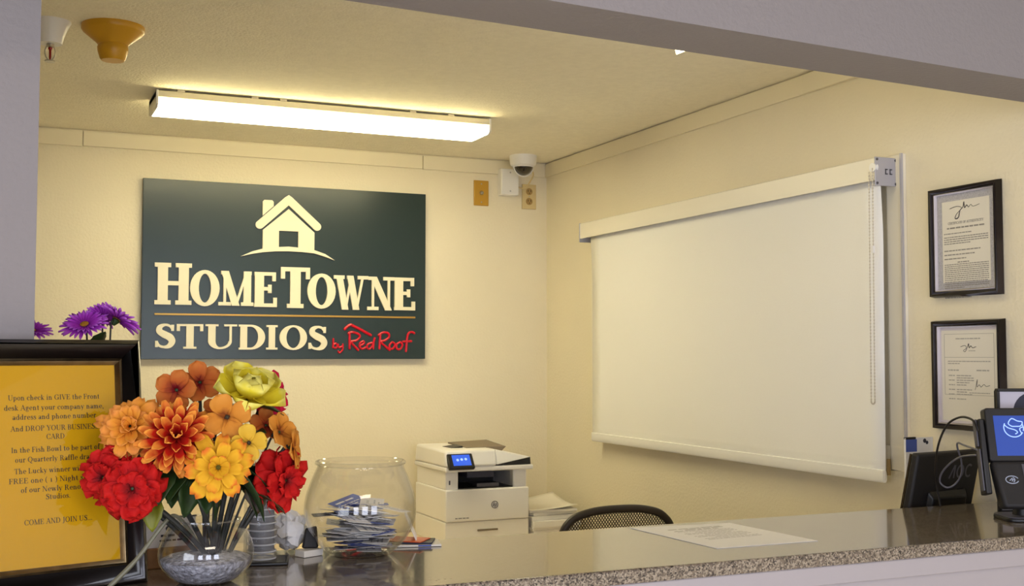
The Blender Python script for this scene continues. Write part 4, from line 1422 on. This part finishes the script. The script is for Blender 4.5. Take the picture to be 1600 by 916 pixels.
flower('zinnia', 'open yellow orange flower with olive centre at the front of the bouquet', 'zinnia', PM['zinnia'], .058, (-2.036, -3.090, 1.366), (-.12, -1, .10), (.006, -.024, .02),
       'greencentre', .0075, spin=.2)
flower('hydrangea', 'rust orange blossom highest at the upper left of the bouquet', 'fivepetal', PM['rust'], .036, (-2.080, -2.946, 1.482), (-.35, -1, .1), (.012, .018, .02), 'darkcentre', .003, stem_r=.002)
flower('hydrangea', 'rust orange blossom beside the yellow rose at the top', 'fivepetal', PM['rust'], .036, (-2.042, -2.940, 1.494), (-.1, -1, .25), (.002, .022, .02), 'darkcentre', .003, stem_r=.003, spin=.6)
flower('rose', 'large lemon yellow rose on top of the bouquet', 'rose', PM['rose'], .060, (-1.977, -3.010, 1.470), (.12, -.55, .75), (.012, .010, .02), spin=.5,
       leaf=[((-1.975, -3.0, 1.455), (.8, -.35, .05), .06, .03), ((-1.985, -3.01, 1.455), (-.5, -.4, .1), .045, .028)])
flower('hydrangea', 'flat orange four petalled blossom below the yellow rose', 'fourpetal', PM['tan'], .038, (-2.019, -3.066, 1.442), (-.12, -1, .15), (.004, -.008, .02), 'darkcentre', .0045, stem_r=.003, spin=.35)
flower('hydrangea', 'small ochre four petalled blossom above the front yellow flower', 'fourpetal', PM['ochre'], .030, (-1.988, -3.082, 1.402), (.1, -1, .15), (.014, -.014, .02), 'darkcentre', .004, stem_r=.003, spin=.1)
flower('hydrangea', 'orange blossom facing right beside the acrylic holder', 'fivepetal', PM['tan'], .034, (-1.930, -3.035, 1.414), (.6, -.8, .35), (.02, .0, .02), 'darkcentre', .003, stem_r=.002)
flower('hydrangea', 'orange blossom seen edge on at the right rim of the bouquet', 'fivepetal', PM['tan'], .034, (-1.910, -3.043, 1.388), (1, -.45, .1), (.024, -.006, .02), 'darkcentre', .003, stem_r=.003, spin=.7)
flower('hydrangea', 'orange red bud like blossom above the ochre one', 'fivepetal', PM['rust'], .030, (-1.946, -3.010, 1.424), (.15, -1, .5), (.018, .006, .02), 'darkcentre', .003, stem_r=.003, spin=.3)
flower('carnation', 'red ruffled bloom at the lower right of the bouquet', 'carnation', PM['redp'], .050, (-1.920, -3.035, 1.336), (.62, -.8, -.05), (.026, .004, .02), spin=.2,
       leaf=[((-1.975, -3.035, 1.315), (.62, -.2, -.15), .062, .040), ((-1.96, -3.03, 1.335), (-.1, -.3, -.5), .05, .04)], leafmat='brownleaf')
flower('carnation', 'crimson flower half hidden behind the yellow rose', 'carnation', PM['crim'], .040, (-1.922, -2.938, 1.476), (.55, -.6, .35), (.018, .022, .02), spin=.9)
# stray hydrangea stems with leaves under the blooms
flower('hydrangea', 'small rust blossom in the gap under the top blossoms', 'fivepetal', PM['rust'], .026, (-2.020, -2.985, 1.448), (-.1, -1, .5), (-.002, .008, .02), 'darkcentre', .002, stem_r=.003,
       leaf=[((-2.0, -3.02, 1.36), (.62, -.25, -.25), .085, .050), ((-1.985, -3.01, 1.355), (.75, -.15, -.1), .075, .05), ((-2.06, -3.02, 1.36), (-.5, -.3, -.3), .07, .045),
             ((-2.10, -3.0, 1.385), (-.55, -.2, .1), .06, .04), ((-1.99, -3.03, 1.335), (.35, -.25, -.45), .06, .04),
             ((-2.05, -2.99, 1.36), (.1, -.5, -.5), .08, .05), ((-2.07, -2.99, 1.37), (-.3, -.4, -.45), .08, .05), ((-2.02, -2.98, 1.37), (.4, -.45, -.3), .09, .055),
             ((-2.05, -2.98, 1.40), (-.2, -.5, .4), .08, .05), ((-2.0, -2.98, 1.40), (.35, -.5, .3), .08, .05), ((-1.97, -3.0, 1.345), (.5, -.5, -.4), .08, .05), ((-2.1, -3.0, 1.36), (-.2, -.5, -.3), .07, .045),
             ((-2.045, -3.045, 1.335), (.25, -.1, -.5), .055, .04), ((-2.015, -3.055, 1.36), (.5, -.12, -.42), .098, .062), ((-2.075, -3.03, 1.345), (.05, -.1, -.5), .06, .04)])

# the pale flower stem hanging out of the vase to the counter
ps_ = MB()
ps_.tube(cr([(-2.035, -2.975, 1.215), (-2.065, -2.976, 1.262), (-2.085, -2.979, 1.281), (-2.103, -2.983, 1.268), (-2.145, -2.991, 1.216), (-2.190, -3.000, 1.1745)], 6),
         [0.0030] * 12 + [0.0034] * 13 + [0.0040] * 4 + [0.0034, 0.0018], 8)
tag(ps_.build('plant_stalk', M['palestem']), 'bare grey green stem drooping over the vase rim onto the counter', 'stem')

# vase
vs_ = thing('flower_vase', 'round clear glass vase holding the artificial bouquet', 'vase', tuple(VB))


def shell(prof_out, th, top_round=True):
    inn = [(max(r - th, 0.0), z + (th if i == 0 else 0)) for i, (r, z) in enumerate(prof_out)]
    inn[0] = (0.0, prof_out[0][1] + th)
    pr = [(0.0, prof_out[0][1])] + prof_out + [(max(r - th, 0), max(z, prof_out[0][1] + th)) for r, z in reversed(prof_out)] + [(0.0, prof_out[0][1] + th)]
    return pr


def spline_prof(pts, n=5):
    return [(p.x, p.y) for p in cr([(a, b, 0) for a, b in pts], n)]


vprof = spline_prof([(0.040, 0.0), (0.056, 0.010), (0.072, 0.028), (0.0765, 0.046), (0.073, 0.066), (0.062, 0.088), (0.0545, 0.098), (0.0535, 0.102)])
MB().lathe(shell(vprof, 0.0025), 48).build('glass_body', M['vglass'], vs_)
MB().tube([(0.0535 * cos(2 * pi * k / 48), 0.0535 * sin(2 * pi * k / 48), 0.102) for k in range(48)], 0.0017, 6, closed=True).build('rim', M['vglass'], vs_)
# gravel fill
gp = [(r - 0.0035, z) for r, z in vprof if 0.003 < z < 0.040]
gm = MB().lathe([(0.0, 0.0035), (0.037, 0.0035)] + gp + [(0.060, 0.044), (0.03, 0.050), (0.0, 0.048)], 40).build('gravel_fill', M['gravel'])
gm.location = VB
tag(gm, 'white and grey gravel filling the bottom of the round vase', 'gravel')
gm['kind'] = 'stuff'

# ------------------------------------------------------------------ purple daisies behind the frame
VP = Vector((-2.185, -2.765, CT))
pv = thing('bud_vase', 'small vase of purple daisies hidden behind the yellow notice frame', 'vase', tuple(VP))
vp = spline_prof([(0.022, 0.0), (0.030, 0.01), (0.032, 0.05), (0.022, 0.10), (0.018, 0.14), (0.021, 0.155)])
MB().lathe(shell(vp, 0.002), 28).build('glass_body', M['vglass'], pv)
PG = 'purple daisies behind the notice frame'
flower('daisy', 'purple daisy with visible orange disc above the notice frame', 'daisy', PM['purple'], .041, (-2.212, -2.752, 1.592), (-.25, -.55, .8), (-.006, 0, .004), 'centre', .0085, .0016, group=PG, base=VP,
       leaf=[((-2.192, -2.752, 1.55), (.2, -.4, .9), .04, .026)])
flower('daisy', 'purple daisy squeezed between the two taller ones above the frame', 'daisy', PM['purple'], .034, (-2.180, -2.735, 1.607), (.1, .5, .8), (0, .004, .004), 'centre', .007, .0016, group=PG, base=VP)
flower('daisy', 'tallest purple daisy turned to the right beside the green sign', 'daisy', PM['purple'], .045, (-2.158, -2.745, 1.603), (.5, .12, .75), (.006, 0, .004), 'centre', .008, .0016, group=PG, base=VP)
flower('daisy', 'purple daisy half cut off by the left wall end', 'daisy', PM['purple'], .034, (-2.296, -2.715, 1.582), (.1, -.4, .9), (-.006, .006, .004), 'centre', .006, .0016, group=PG, base=VP)
flower('daisy', 'purple daisy whose petals show past the right side of the notice frame', 'daisy', PM['purple'], .030, (-2.149, -2.745, 1.532), (.4, -.8, .1), (.007, -.004, .004), 'centre', .006, .0016, group=PG, base=VP)

# ================================================================== FISH BOWL AND CARDS
BW = Vector((-1.727, -2.815, CT))
fbw = thing('fish_bowl', 'large round clear glass fish bowl full of business cards', 'bowl', tuple(BW))
bprof = spline_prof([(0.052, 0.0), (0.062, 0.006), (0.086, 0.030), (0.1005, 0.060), (0.1035, 0.086), (0.100, 0.112), (0.090, 0.140), (0.081, 0.160), (0.0795, 0.166)])
MB().lathe(shell(bprof, 0.0028), 56).build('glass_body', M['glass'], fbw)
MB().tube([(0.0805 * cos(2 * pi * k / 56), 0.0805 * sin(2 * pi * k / 56), 0.170) for k in range(56)], 0.0040, 8, closed=True).build('rolled_rim', M['glass'], fbw)


def rad_at(z):
    for (r0, z0_), (r1, z1_) in zip(bprof, bprof[1:]):
        if z0_ <= z <= z1_:
            return r0 + (r1 - r0) * (z - z0_) / max(z1_ - z0_, 1e-6)
    return 0.05


def make_card(m_, dark):
    c_ = MB().box(-0.038, 0.038, -0.0225, 0.0225, 0, 0.0006).build('business_card', m_)
    pr_ = wordrow(-0.030, 0.02, 0.006, 0.005, random.Random(2)) + wordrow(-0.030, 0.028, -0.006, 0.003, random.Random(4)) + wordrow(-0.030, 0.01, -0.014, 0.003, random.Random(6))
    mm = MB()
    mm.M = Matrix.Translation((0, 0, 0.0006)) @ Matrix.Rotation(radians(-90), 4, 'X')
    mm.polys(pr_, 0.0001, 0.0)
    mm.build('card_print', dark, c_, merge=False)
    return c_


kinds = [(make_card(M['paperw'], M['lightgrey']), 'white printed business card heaped in the glass fish bowl'),
         (make_card(M['blue'], M['paperw']), 'blue business card heaped in the glass fish bowl'),
         (make_card(M['navy'], M['lightgrey']), 'dark navy business card heaped in the glass fish bowl')]
used = set()
rnd = random.Random(17)
zc_ = 0.010
for i in range(60):
    kd = 0 if rnd.random() < 0.62 else (1 if rnd.random() < 0.6 else 2)
    if 6 < i < 12:
        kd = 1
    proto, lab = kinds[kd]
    if kd in used:
        o = proto.copy()
        COL.objects.link(o)
        for chd in proto.children:
            cc = chd.copy()
            COL.objects.link(cc)
            cc.parent = o
    else:
        o = proto
        used.add(kd)
    tag(o, lab, 'business card', 'business cards in the fish bowl')
    room = max(0.0, rad_at(zc_) - 0.0028 - 0.0455)
    rr = room * rnd.random() ** 0.35 * 0.98
    an = rnd.uniform(0, 2 * pi)
    tl = min(0.30, 0.02 + room * 4)
    o.location = BW + Vector((rr * cos(an), rr * sin(an), zc_ + 0.002))
    o.rotation_euler = (rnd.uniform(-tl, tl) * .8, rnd.uniform(-tl, tl) * .8, rnd.uniform(0, 2 * pi))
    zc_ += 0.0011 + (0.0005 if i > 30 else 0)

# ================================================================== ACRYLIC CUP HOLDER
ah = thing('acrylic_holder', 'clear acrylic box on a black base holding plastic cups', 'holder', (-1.905, -2.828, CT), (0, 0, radians(-14)))
MB().box(-0.040, 0.040, -0.040, 0.040, 0.0, 0.006).build('base_plate', M['dark'], ah, bevel=0.002)
m = MB()
for a, b, c, d in ((-.037, .037, -.037, -.0348), (-.037, .037, .0348, .037), (-.037, -.0348, -.0348, .0348), (.0348, .037, -.0348, .0348)):
    m.box(a, b, c, d, 0.006, 0.262)
m.build('clear_walls', M['acrylic'], ah, merge=False)
cprof = [(0.0245, 0.0), (0.0255, 0.0), (0.0255, 0.004), (0.0235, 0.006), (0.0185, 0.060), (0.0, 0.060), (0.0, 0.0585), (0.0172, 0.0585), (0.0222, 0.006)]
cup0 = MB().lathe(cprof + [cprof[0]], 24).build('plastic_cup', M['cup'])
rim0 = MB().tube([(0.0250 * cos(2 * pi * k / 24), 0.0250 * sin(2 * pi * k / 24), 0.002) for k in range(24)], 0.0015, 6, closed=True).build('rim', M['cuprim'], cup0)
for i in range(8):
    o = cup0 if i == 0 else cup0.copy()
    if i:
        COL.objects.link(o)
        ri_ = rim0.copy()
        COL.objects.link(ri_)
        ri_.parent = o
    o.location = (-1.912, -2.826, CT + 0.0065 + 0.0125 * i)
    tag(o, 'clear plastic cup nested upside down in the acrylic holder', 'cup', 'clear cups in the acrylic holder')

# small card stand behind the vase
bs = thing('card_stand', 'small white printed card in a wooden stand between frame and vase', 'card stand', (-2.066, -2.800, CT), (0, 0, radians(8)))
MB().box(-0.045, 0.045, -0.014, 0.014, 0.0, 0.034).build('wooden_base', M['wood'], bs, bevel=0.002)
co = MB().box(-0.043, 0.043, -0.0015, 0.0015, 0.034, 0.084).build('card', M['paper'], bs)
MB().box(-0.0445, 0.0445, -0.0025, 0.0025, 0.0838, 0.0865).build('dark_edge', M['dark'], bs)
MB().polys(wordrow(-0.018, 0.006, 0.052, 0.004, random.Random(8)) + wordrow(-0.020, 0.02, 0.044, 0.003, random.Random(9)) + [disc(-0.005, 0.066, 0.005)], 0.0004, -0.0015).build('card_print', M['darkink'], co)

# crumpled paper, black pouch and card left of the bowl
rnd = random.Random(33)
m = MB()
m.ball((0, 0, 0), 0.040, 17, 11, 0.9)
seen = {}
nv_ = []
for v in m.v:
    key = (round(v.x, 5), round(v.y, 5), round(v.z, 5))
    if key not in seen:
        k = rnd.uniform(.66, 1.06)
        seen[key] = Vector((v.x * k + rnd.uniform(-.005, .005), v.y * k + rnd.uniform(-.005, .005), v.z * k + rnd.uniform(-.005, .005)))
    nv_.append(seen[key])
m.v = nv_
zmin = min(v.z for v in m.v)
o = place(m.build('crumpled_paper', M['paperw'], sharp=14), (-1.842, -2.742, CT - zmin + 0.001))
tag(o, 'crumpled white paper between the acrylic holder and the fish bowl', 'paper')
m = MB()
m.hexa([(-.014, -.006, 0), (.014, -.006, 0), (.016, .006, 0), (-.016, .006, 0)], [(-.009, -.002, .036), (.012, .0, .040), (.012, .006, .040), (-.009, .006, .036)])
o = place(m.build('pouch', M['darkm'], bevel=0.003), (-1.814, -2.786, CT + 0.013), (0, 0, radians(-14)))
tag(o, 'small black pouch propped beside the fish bowl', 'pouch')
m = MB().box(-.022, .022, -.014, .014, 0, .012)
o = place(m.build('note_pad', M['paper'], bevel=0.001), (-1.818, -2.795, CT + 0.0005), (0, 0, radians(24)))
tag(o, 'small white note pad under the black pouch beside the bowl', 'note pad')

# leaflets right of the bowl
m = MB().box(-0.05, 0.05, -0.035, 0.035, 0, 0.004)
o = place(m.build('magazine', M['paper'], bevel=0.0008), (-1.598, -2.748, CT + 0.0005), (0, 0, radians(-14)))
MB().box(0.005, 0.030, -0.0353, -0.034, 0.0008, 0.0036).build('cover_print', M['blue'], o)
tag(o, 'white magazine with blue cover strip right of the fish bowl', 'magazine')
m = MB().box(-0.045, 0.045, -0.030, 0.030, 0, 0.003)
o = place(m.build('magazine', M['navy'], bevel=0.0008), (-1.604, -2.745, CT + 0.0052), (0, 0, radians(-26)))
tag(o, 'dark magazine lying on the white one right of the fish bowl', 'magazine')
m = MB().box(-0.04, 0.04, -0.028, 0.028, 0, 0.002)
o = place(m.build('leaflet', M['orangep'], bevel=0.0005), (-1.612, -2.742, CT + 0.0088), (radians(0), radians(0), radians(-40)))
tag(o, 'orange red leaflet on top of the dark magazine', 'leaflet')
m = MB()
m.hexa([(-.002, -.03, 0), (.0, -.03, 0), (.0, .03, 0), (-.002, .03, 0)], [(-.024, -.022, .050), (-.022, -.022, .050), (-.022, .022, .050), (-.024, .022, .050)])
o = place(m.build('folded_flyer', M['paper']), (-1.590, -2.742, CT + 0.011), (0, 0, radians(-20)))
tag(o, 'cream folded flyer standing tilted above the magazines', 'flyer')

# ================================================================== PAYMENT TERMINAL
TM = thing('payment_terminal', 'black card payment terminal with lit blue screen on the counter', 'payment terminal', (-0.224, -2.972, CT), (0, 0, radians(-22)))
# tilted body: local frame, x +-0.082
TL = Matrix.Translation((0, 0.0, 0.128)) @ Matrix.Rotation(radians(-13), 4, 'X')


def rrect(w_, h_, r_, cx=0.0, cz=0.0, n=5):
    out = []
    for sx, sz, a0 in ((1, 1, 0), (-1, 1, 90), (-1, -1, 180), (1, -1, 270)):
        for k in range(n + 1):
            a = radians(a0 + 90 * k / n)
            out.append((cx + sx * (w_ / 2 - r_) + r_ * cos(a), cz + sz * (h_ / 2 - r_) + r_ * sin(a)))
    return out


def plate(mb, w_, h_, r_, y0_, y1_, cx=0.0, cz=0.0):
    p_ = rrect(w_, h_, r_, cx, cz)
    return mb.hexa([(x, y0_, z) for x, z in p_], [(x, y1_, z) for x, z in p_])


m = MB(); m.M = TL
plate(m, 0.164, 0.122, 0.007, 0.014, -0.012, 0, 0.061)
m.build('display_housing', M['dark'], TM, bevel=0.003)
m = MB(); m.M = TL
m.box(-0.064, 0.064, -0.0128, -0.012, 0.013, 0.104)
sc_ = m.build('screen', M['tscreen'], TM)
sw = MB(); sw.M = TL
st = []
CXs, CZs, q = -0.020, 0.076, 0.0225
def arc(cx, cz, rx, rz, a0, a1, n=10):
    return [(cx + rx * cos(radians(a0 + (a1 - a0) * k / n)), cz + rz * sin(radians(a0 + (a1 - a0) * k / n))) for k in range(n + 1)]
curves = [arc(CXs, CZs, q, q * .92, 150, 330), arc(CXs, CZs, q, q * .92, -20, 25),
          [(CXs - q * .95, CZs + q * .35), (CXs - q * .55, CZs + q * .0), (CXs + q * .1, CZs - q * .2), (CXs + q * .35, CZs - q * .45), (CXs + q * .1, CZs - q * .62)],
          [(CXs - q * .15, CZs + q * .15), (CXs - q * .5, CZs + q * .45), (CXs - q * .1, CZs + q * .95), (CXs + q * .45, CZs + q * .7), (CXs + q * .95, CZs + q * .6), (CXs + q * .75, CZs + q * .2), (CXs + q * .3, CZs + q * .15), (CXs - q * .15, CZs + q * .15)],
          [(CXs + q * .95, CZs + q * .1), (CXs + q * .6, CZs - q * .1), (CXs + q * .75, CZs - q * .55)]]
for c_ in curves:
    st += ribbon(c_, 0.0022, 3)
sw.polys(st, 0.0003, -0.0128)
sw.build('screen_mark', M['swirl'], sc_, merge=False)
m = MB(); m.M = TL
m.hexa([(-0.079, 0.012, 0.002), (0.079, 0.012, 0.002), (0.079, -0.013, 0.002), (-0.079, -0.013, 0.002)], [(-0.071, 0.004, -0.106), (0.071, 0.004, -0.106), (0.071, -0.034, -0.106), (-0.071, -0.034, -0.106)])
m.build('reader_body', M['darkm'], TM, bevel=0.009, seg=3)
def face_y(z):
    return -0.013 - (0.002 - z) * 0.021 / 0.108
m = MB(); m.M = TL
m.hexa([(-0.014, face_y(-0.006) - 0.0002, -0.006), (0.074, face_y(-0.006) - 0.0002, -0.006), (0.074, face_y(-0.006) - 0.0016, -0.006), (-0.014, face_y(-0.006) - 0.0016, -0.006)],
       [(-0.014, face_y(-0.094) - 0.0002, -0.094), (0.064, face_y(-0.094) - 0.0002, -0.094), (0.064, face_y(-0.094) - 0.0016, -0.094), (-0.014, face_y(-0.094) - 0.0016, -0.094)])
m.build('pin_cover', M['grey'], TM)
# contactless mark on the reader face
cm = MB(); cm.M = TL
for c_ in (arc(-0.042, -0.042, .0145, .0085, 20, 340, 16), arc(-0.046, -0.042, .005, .004, -60, 60, 6), arc(-0.045, -0.042, .009, .0065, -55, 55, 6), [(-0.048, -0.044), (-0.042, -0.040), (-0.036, -0.044)]):
    for p_ in ribbon(c_, 0.0018, 2):
        cm.hexa([(x, face_y(z), z) for x, z in p_], [(x, face_y(z) - 0.0006, z) for x, z in p_])
cm.build('contactless_mark', mat('pale_blue_print', (176, 186, 208), 0.5), TM, merge=False)
m = MB(); m.M = TL
m.box(-0.097, -0.083, -0.008, 0.026, -0.072, 0.098)
sw_ = m.build('card_swipe', M['dark'], TM, bevel=0.003)
m = MB(); m.M = TL
m.box(-0.101, -0.0972, -0.004, 0.010, -0.064, 0.03).box(-0.101, -0.0972, 0.0, 0.016, 0.036, 0.098)
m.build('swipe_slot', M['grey'], sw_, bevel=0.001)
m = MB()
m.tube([(0, 0.004, 0.008), (0, 0.004, 0.03), (0, 0.004, 0.06)], [0.026, 0.022, 0.022], 20)
m.build('neck', M['dark'], TM)
m = MB()
pb = rrect(0.115, 0.10, 0.02)
m.hexa([(x, y, 0.0) for x, y in pb], [(x, y, 0.008) for x, y in pb])
m.build('base', M['dark'], TM, bevel=0.002)
m = MB()
pb = rrect(0.113, 0.098, 0.02)
m.hexa([(x, y, 0.008) for x, y in pb], [(x, y, 0.0105) for x, y in pb])
m.build('base_rim', M['grey'], TM, bevel=0.001)

# cables between the terminal and the monitor
c1 = [(-0.333, -2.945, 1.370), (-0.332, -2.935, 1.388), (-0.327, -2.915, 1.396), (-0.323, -2.883, 1.397), (-0.324, -2.848, 1.381), (-0.318, -2.816, 1.346), (-0.297, -2.779, 1.300), (-0.262, -2.740, 1.237), (-0.245, -2.735, 1.1735)]
tag(MB().tube(cr(c1, 6), 0.0026, 8).build('cable', M['cable']), 'black cable arching from the terminal down to the counter', 'cable')
c2 = [(-0.337, -2.945, 1.328), (-0.330, -2.902, 1.334), (-0.327, -2.879, 1.338), (-0.320, -2.870, 1.326), (-0.303, -2.864, 1.293), (-0.295, -2.854, 1.262), (-0.300, -2.840, 1.239), (-0.317, -2.832, 1.231), (-0.325, -2.819, 1.242), (-0.330, -2.829, 1.264), (-0.331, -2.858, 1.290), (-0.334, -2.895, 1.308), (-0.341, -2.945, 1.316)]
tag(MB().tube(cr(c2, 6), 0.0022, 8).build('cable', M['grey']), 'thin grey cable looped in front of the monitor back', 'cable')

# ================================================================== MONITOR (seen from behind)
mn = thing('computer_monitor', 'black computer monitor seen from behind, tilted beside the right wall', 'monitor', (-0.150, -2.640, 0.76), (0, 0, radians(9)))
MT = Matrix.Translation((0, 0, 0.39)) @ Matrix.Rotation(radians(13), 4, 'X')
m = MB(); m.M = MT
m.box(-0.128, 0.122, 0.0, 0.022, -0.24, 0.148)
m.build('rear_shell', M['darkm'], mn, bevel=0.006)
m = MB(); m.M = MT
m.box(-0.126, 0.120, 0.022, 0.028, -0.235, 0.143)
m.build('screen', M['smoke'], mn)
m = MB(); m.M = MT
m.hexa([(-0.07, 0.0, -0.20), (0.08, 0.0, -0.20), (0.08, 0.0, 0.052), (-0.07, 0.0, 0.052)], [(-0.06, -0.022, -0.19), (0.07, -0.022, -0.19), (0.07, -0.016, 0.036), (-0.06, -0.016, 0.036)])
m.build('rear_bulge', M['dark'], mn, bevel=0.004)
lt = []
for st_, in (([(-0.0, 0.0), (0.016, 0.034), (0.018, 0.034), (0.018, 0.0)],),):
    lt += ribbon(st_[:2], .005) + ribbon(st_[2:], .005)
lt += ribbon(arc(0.041, 0.017, 0.0125, 0.0155, 0, 360, 14), 0.005, 2) + ribbon(arc(0.075, 0.017, 0.0125, 0.0155, 50, 310, 12), 0.005, 2)
m = MB(); m.M = MT @ Matrix.Translation((0.006, 0, 0.080))
m.polys(lt, 0.0008, 0.0)
m.build('brand_lettering', M['grey'], mn, merge=False)
m = MB()
m.tube([(0, 0.05, 0.015), (0, 0.055, 0.2), (0, 0.03, 0.33)], 0.02, 12)
m.build('stand_neck', M['dark'], mn)
MB().box(-0.09, 0.09, -0.02, 0.13, 0.0, 0.015).build('stand_base', M['dark'], mn, bevel=0.004)

# worktop under the monitor, at the inner side of the counter
wt = thing('inner_worktop', 'low worktop behind the counter carrying the monitor', 'worktop', (-0.6, -2.58, 0))
MB().box(-0.55, 0.58, -0.20, 0.17, 0.73, 0.7595).build('worktop_board', M['desk'], wt, bevel=0.003)
for sx in (-0.54, 0.54):
    MB().box(sx, sx + 0.03, -0.19, 0.12, 0, 0.73).build('support_panel', M['desk'], wt)

# papers showing above the monitor
fo = thing('document_folder', 'white folder with blue left end standing behind the monitor', 'folder', (-0.016, -2.465, 0.7545), (0, 0, radians(6)))
MB().box(-0.098, 0.008, 0.0, 0.006, 0.0055, 0.562).build('folder_body', M['paperw'], fo)
MB().box(-0.098, -0.056, -0.0008, 0.0, 0.525, 0.558).build('blue_label', M['blue'], fo)
MB().box(-0.098, -0.06, -0.001, 0.007, 0.558, 0.564).build('dark_edge', M['darkm'], fo)
MB().polys([disc(-0.025, 0.553, 0.006), disc(-0.016, 0.548, 0.005)], 0.0006, 0.0).build('ink_mark', M['navy'], fo)

# black framed sign standing behind the terminal
ds = thing('desk_sign', 'small black framed sign with a dark round shape behind the terminal', 'sign', (-0.112, -2.893, CT), (0, 0, radians(-16)))
m = MB()
w2, h0, h1, f_ = 0.088, 0.0, 0.291, 0.007
m.box(-w2, w2, -0.006, 0.006, h1 - f_, h1).box(-w2, w2, -0.006, 0.006, h0, h0 + f_).box(-w2, -w2 + f_, -0.006, 0.006, f_, h1 - f_).box(w2 - f_, w2, -0.006, 0.006, f_, h1 - f_)
m.build('frame', M['dark'], ds, bevel=0.0015)
bo = MB().box(-w2 + f_, w2 - f_, -0.001, 0.003, f_, h1 - f_).build('panel', M['lavend'], ds)
MB().polys([disc(0.0, 0.235, 0.046, 28)], 0.0006, -0.001).build('round_emblem', M['navy'], bo)
m = MB()
m.hexa([(-0.03, 0.006, 0.10), (0.03, 0.006, 0.10), (0.03, 0.009, 0.10), (-0.03, 0.009, 0.10)], [(-0.035, 0.05, 0.0), (0.035, 0.05, 0.0), (0.035, 0.053, 0.0), (-0.035, 0.053, 0.0)])
m.build('easel_leg', M['darkm'], ds)
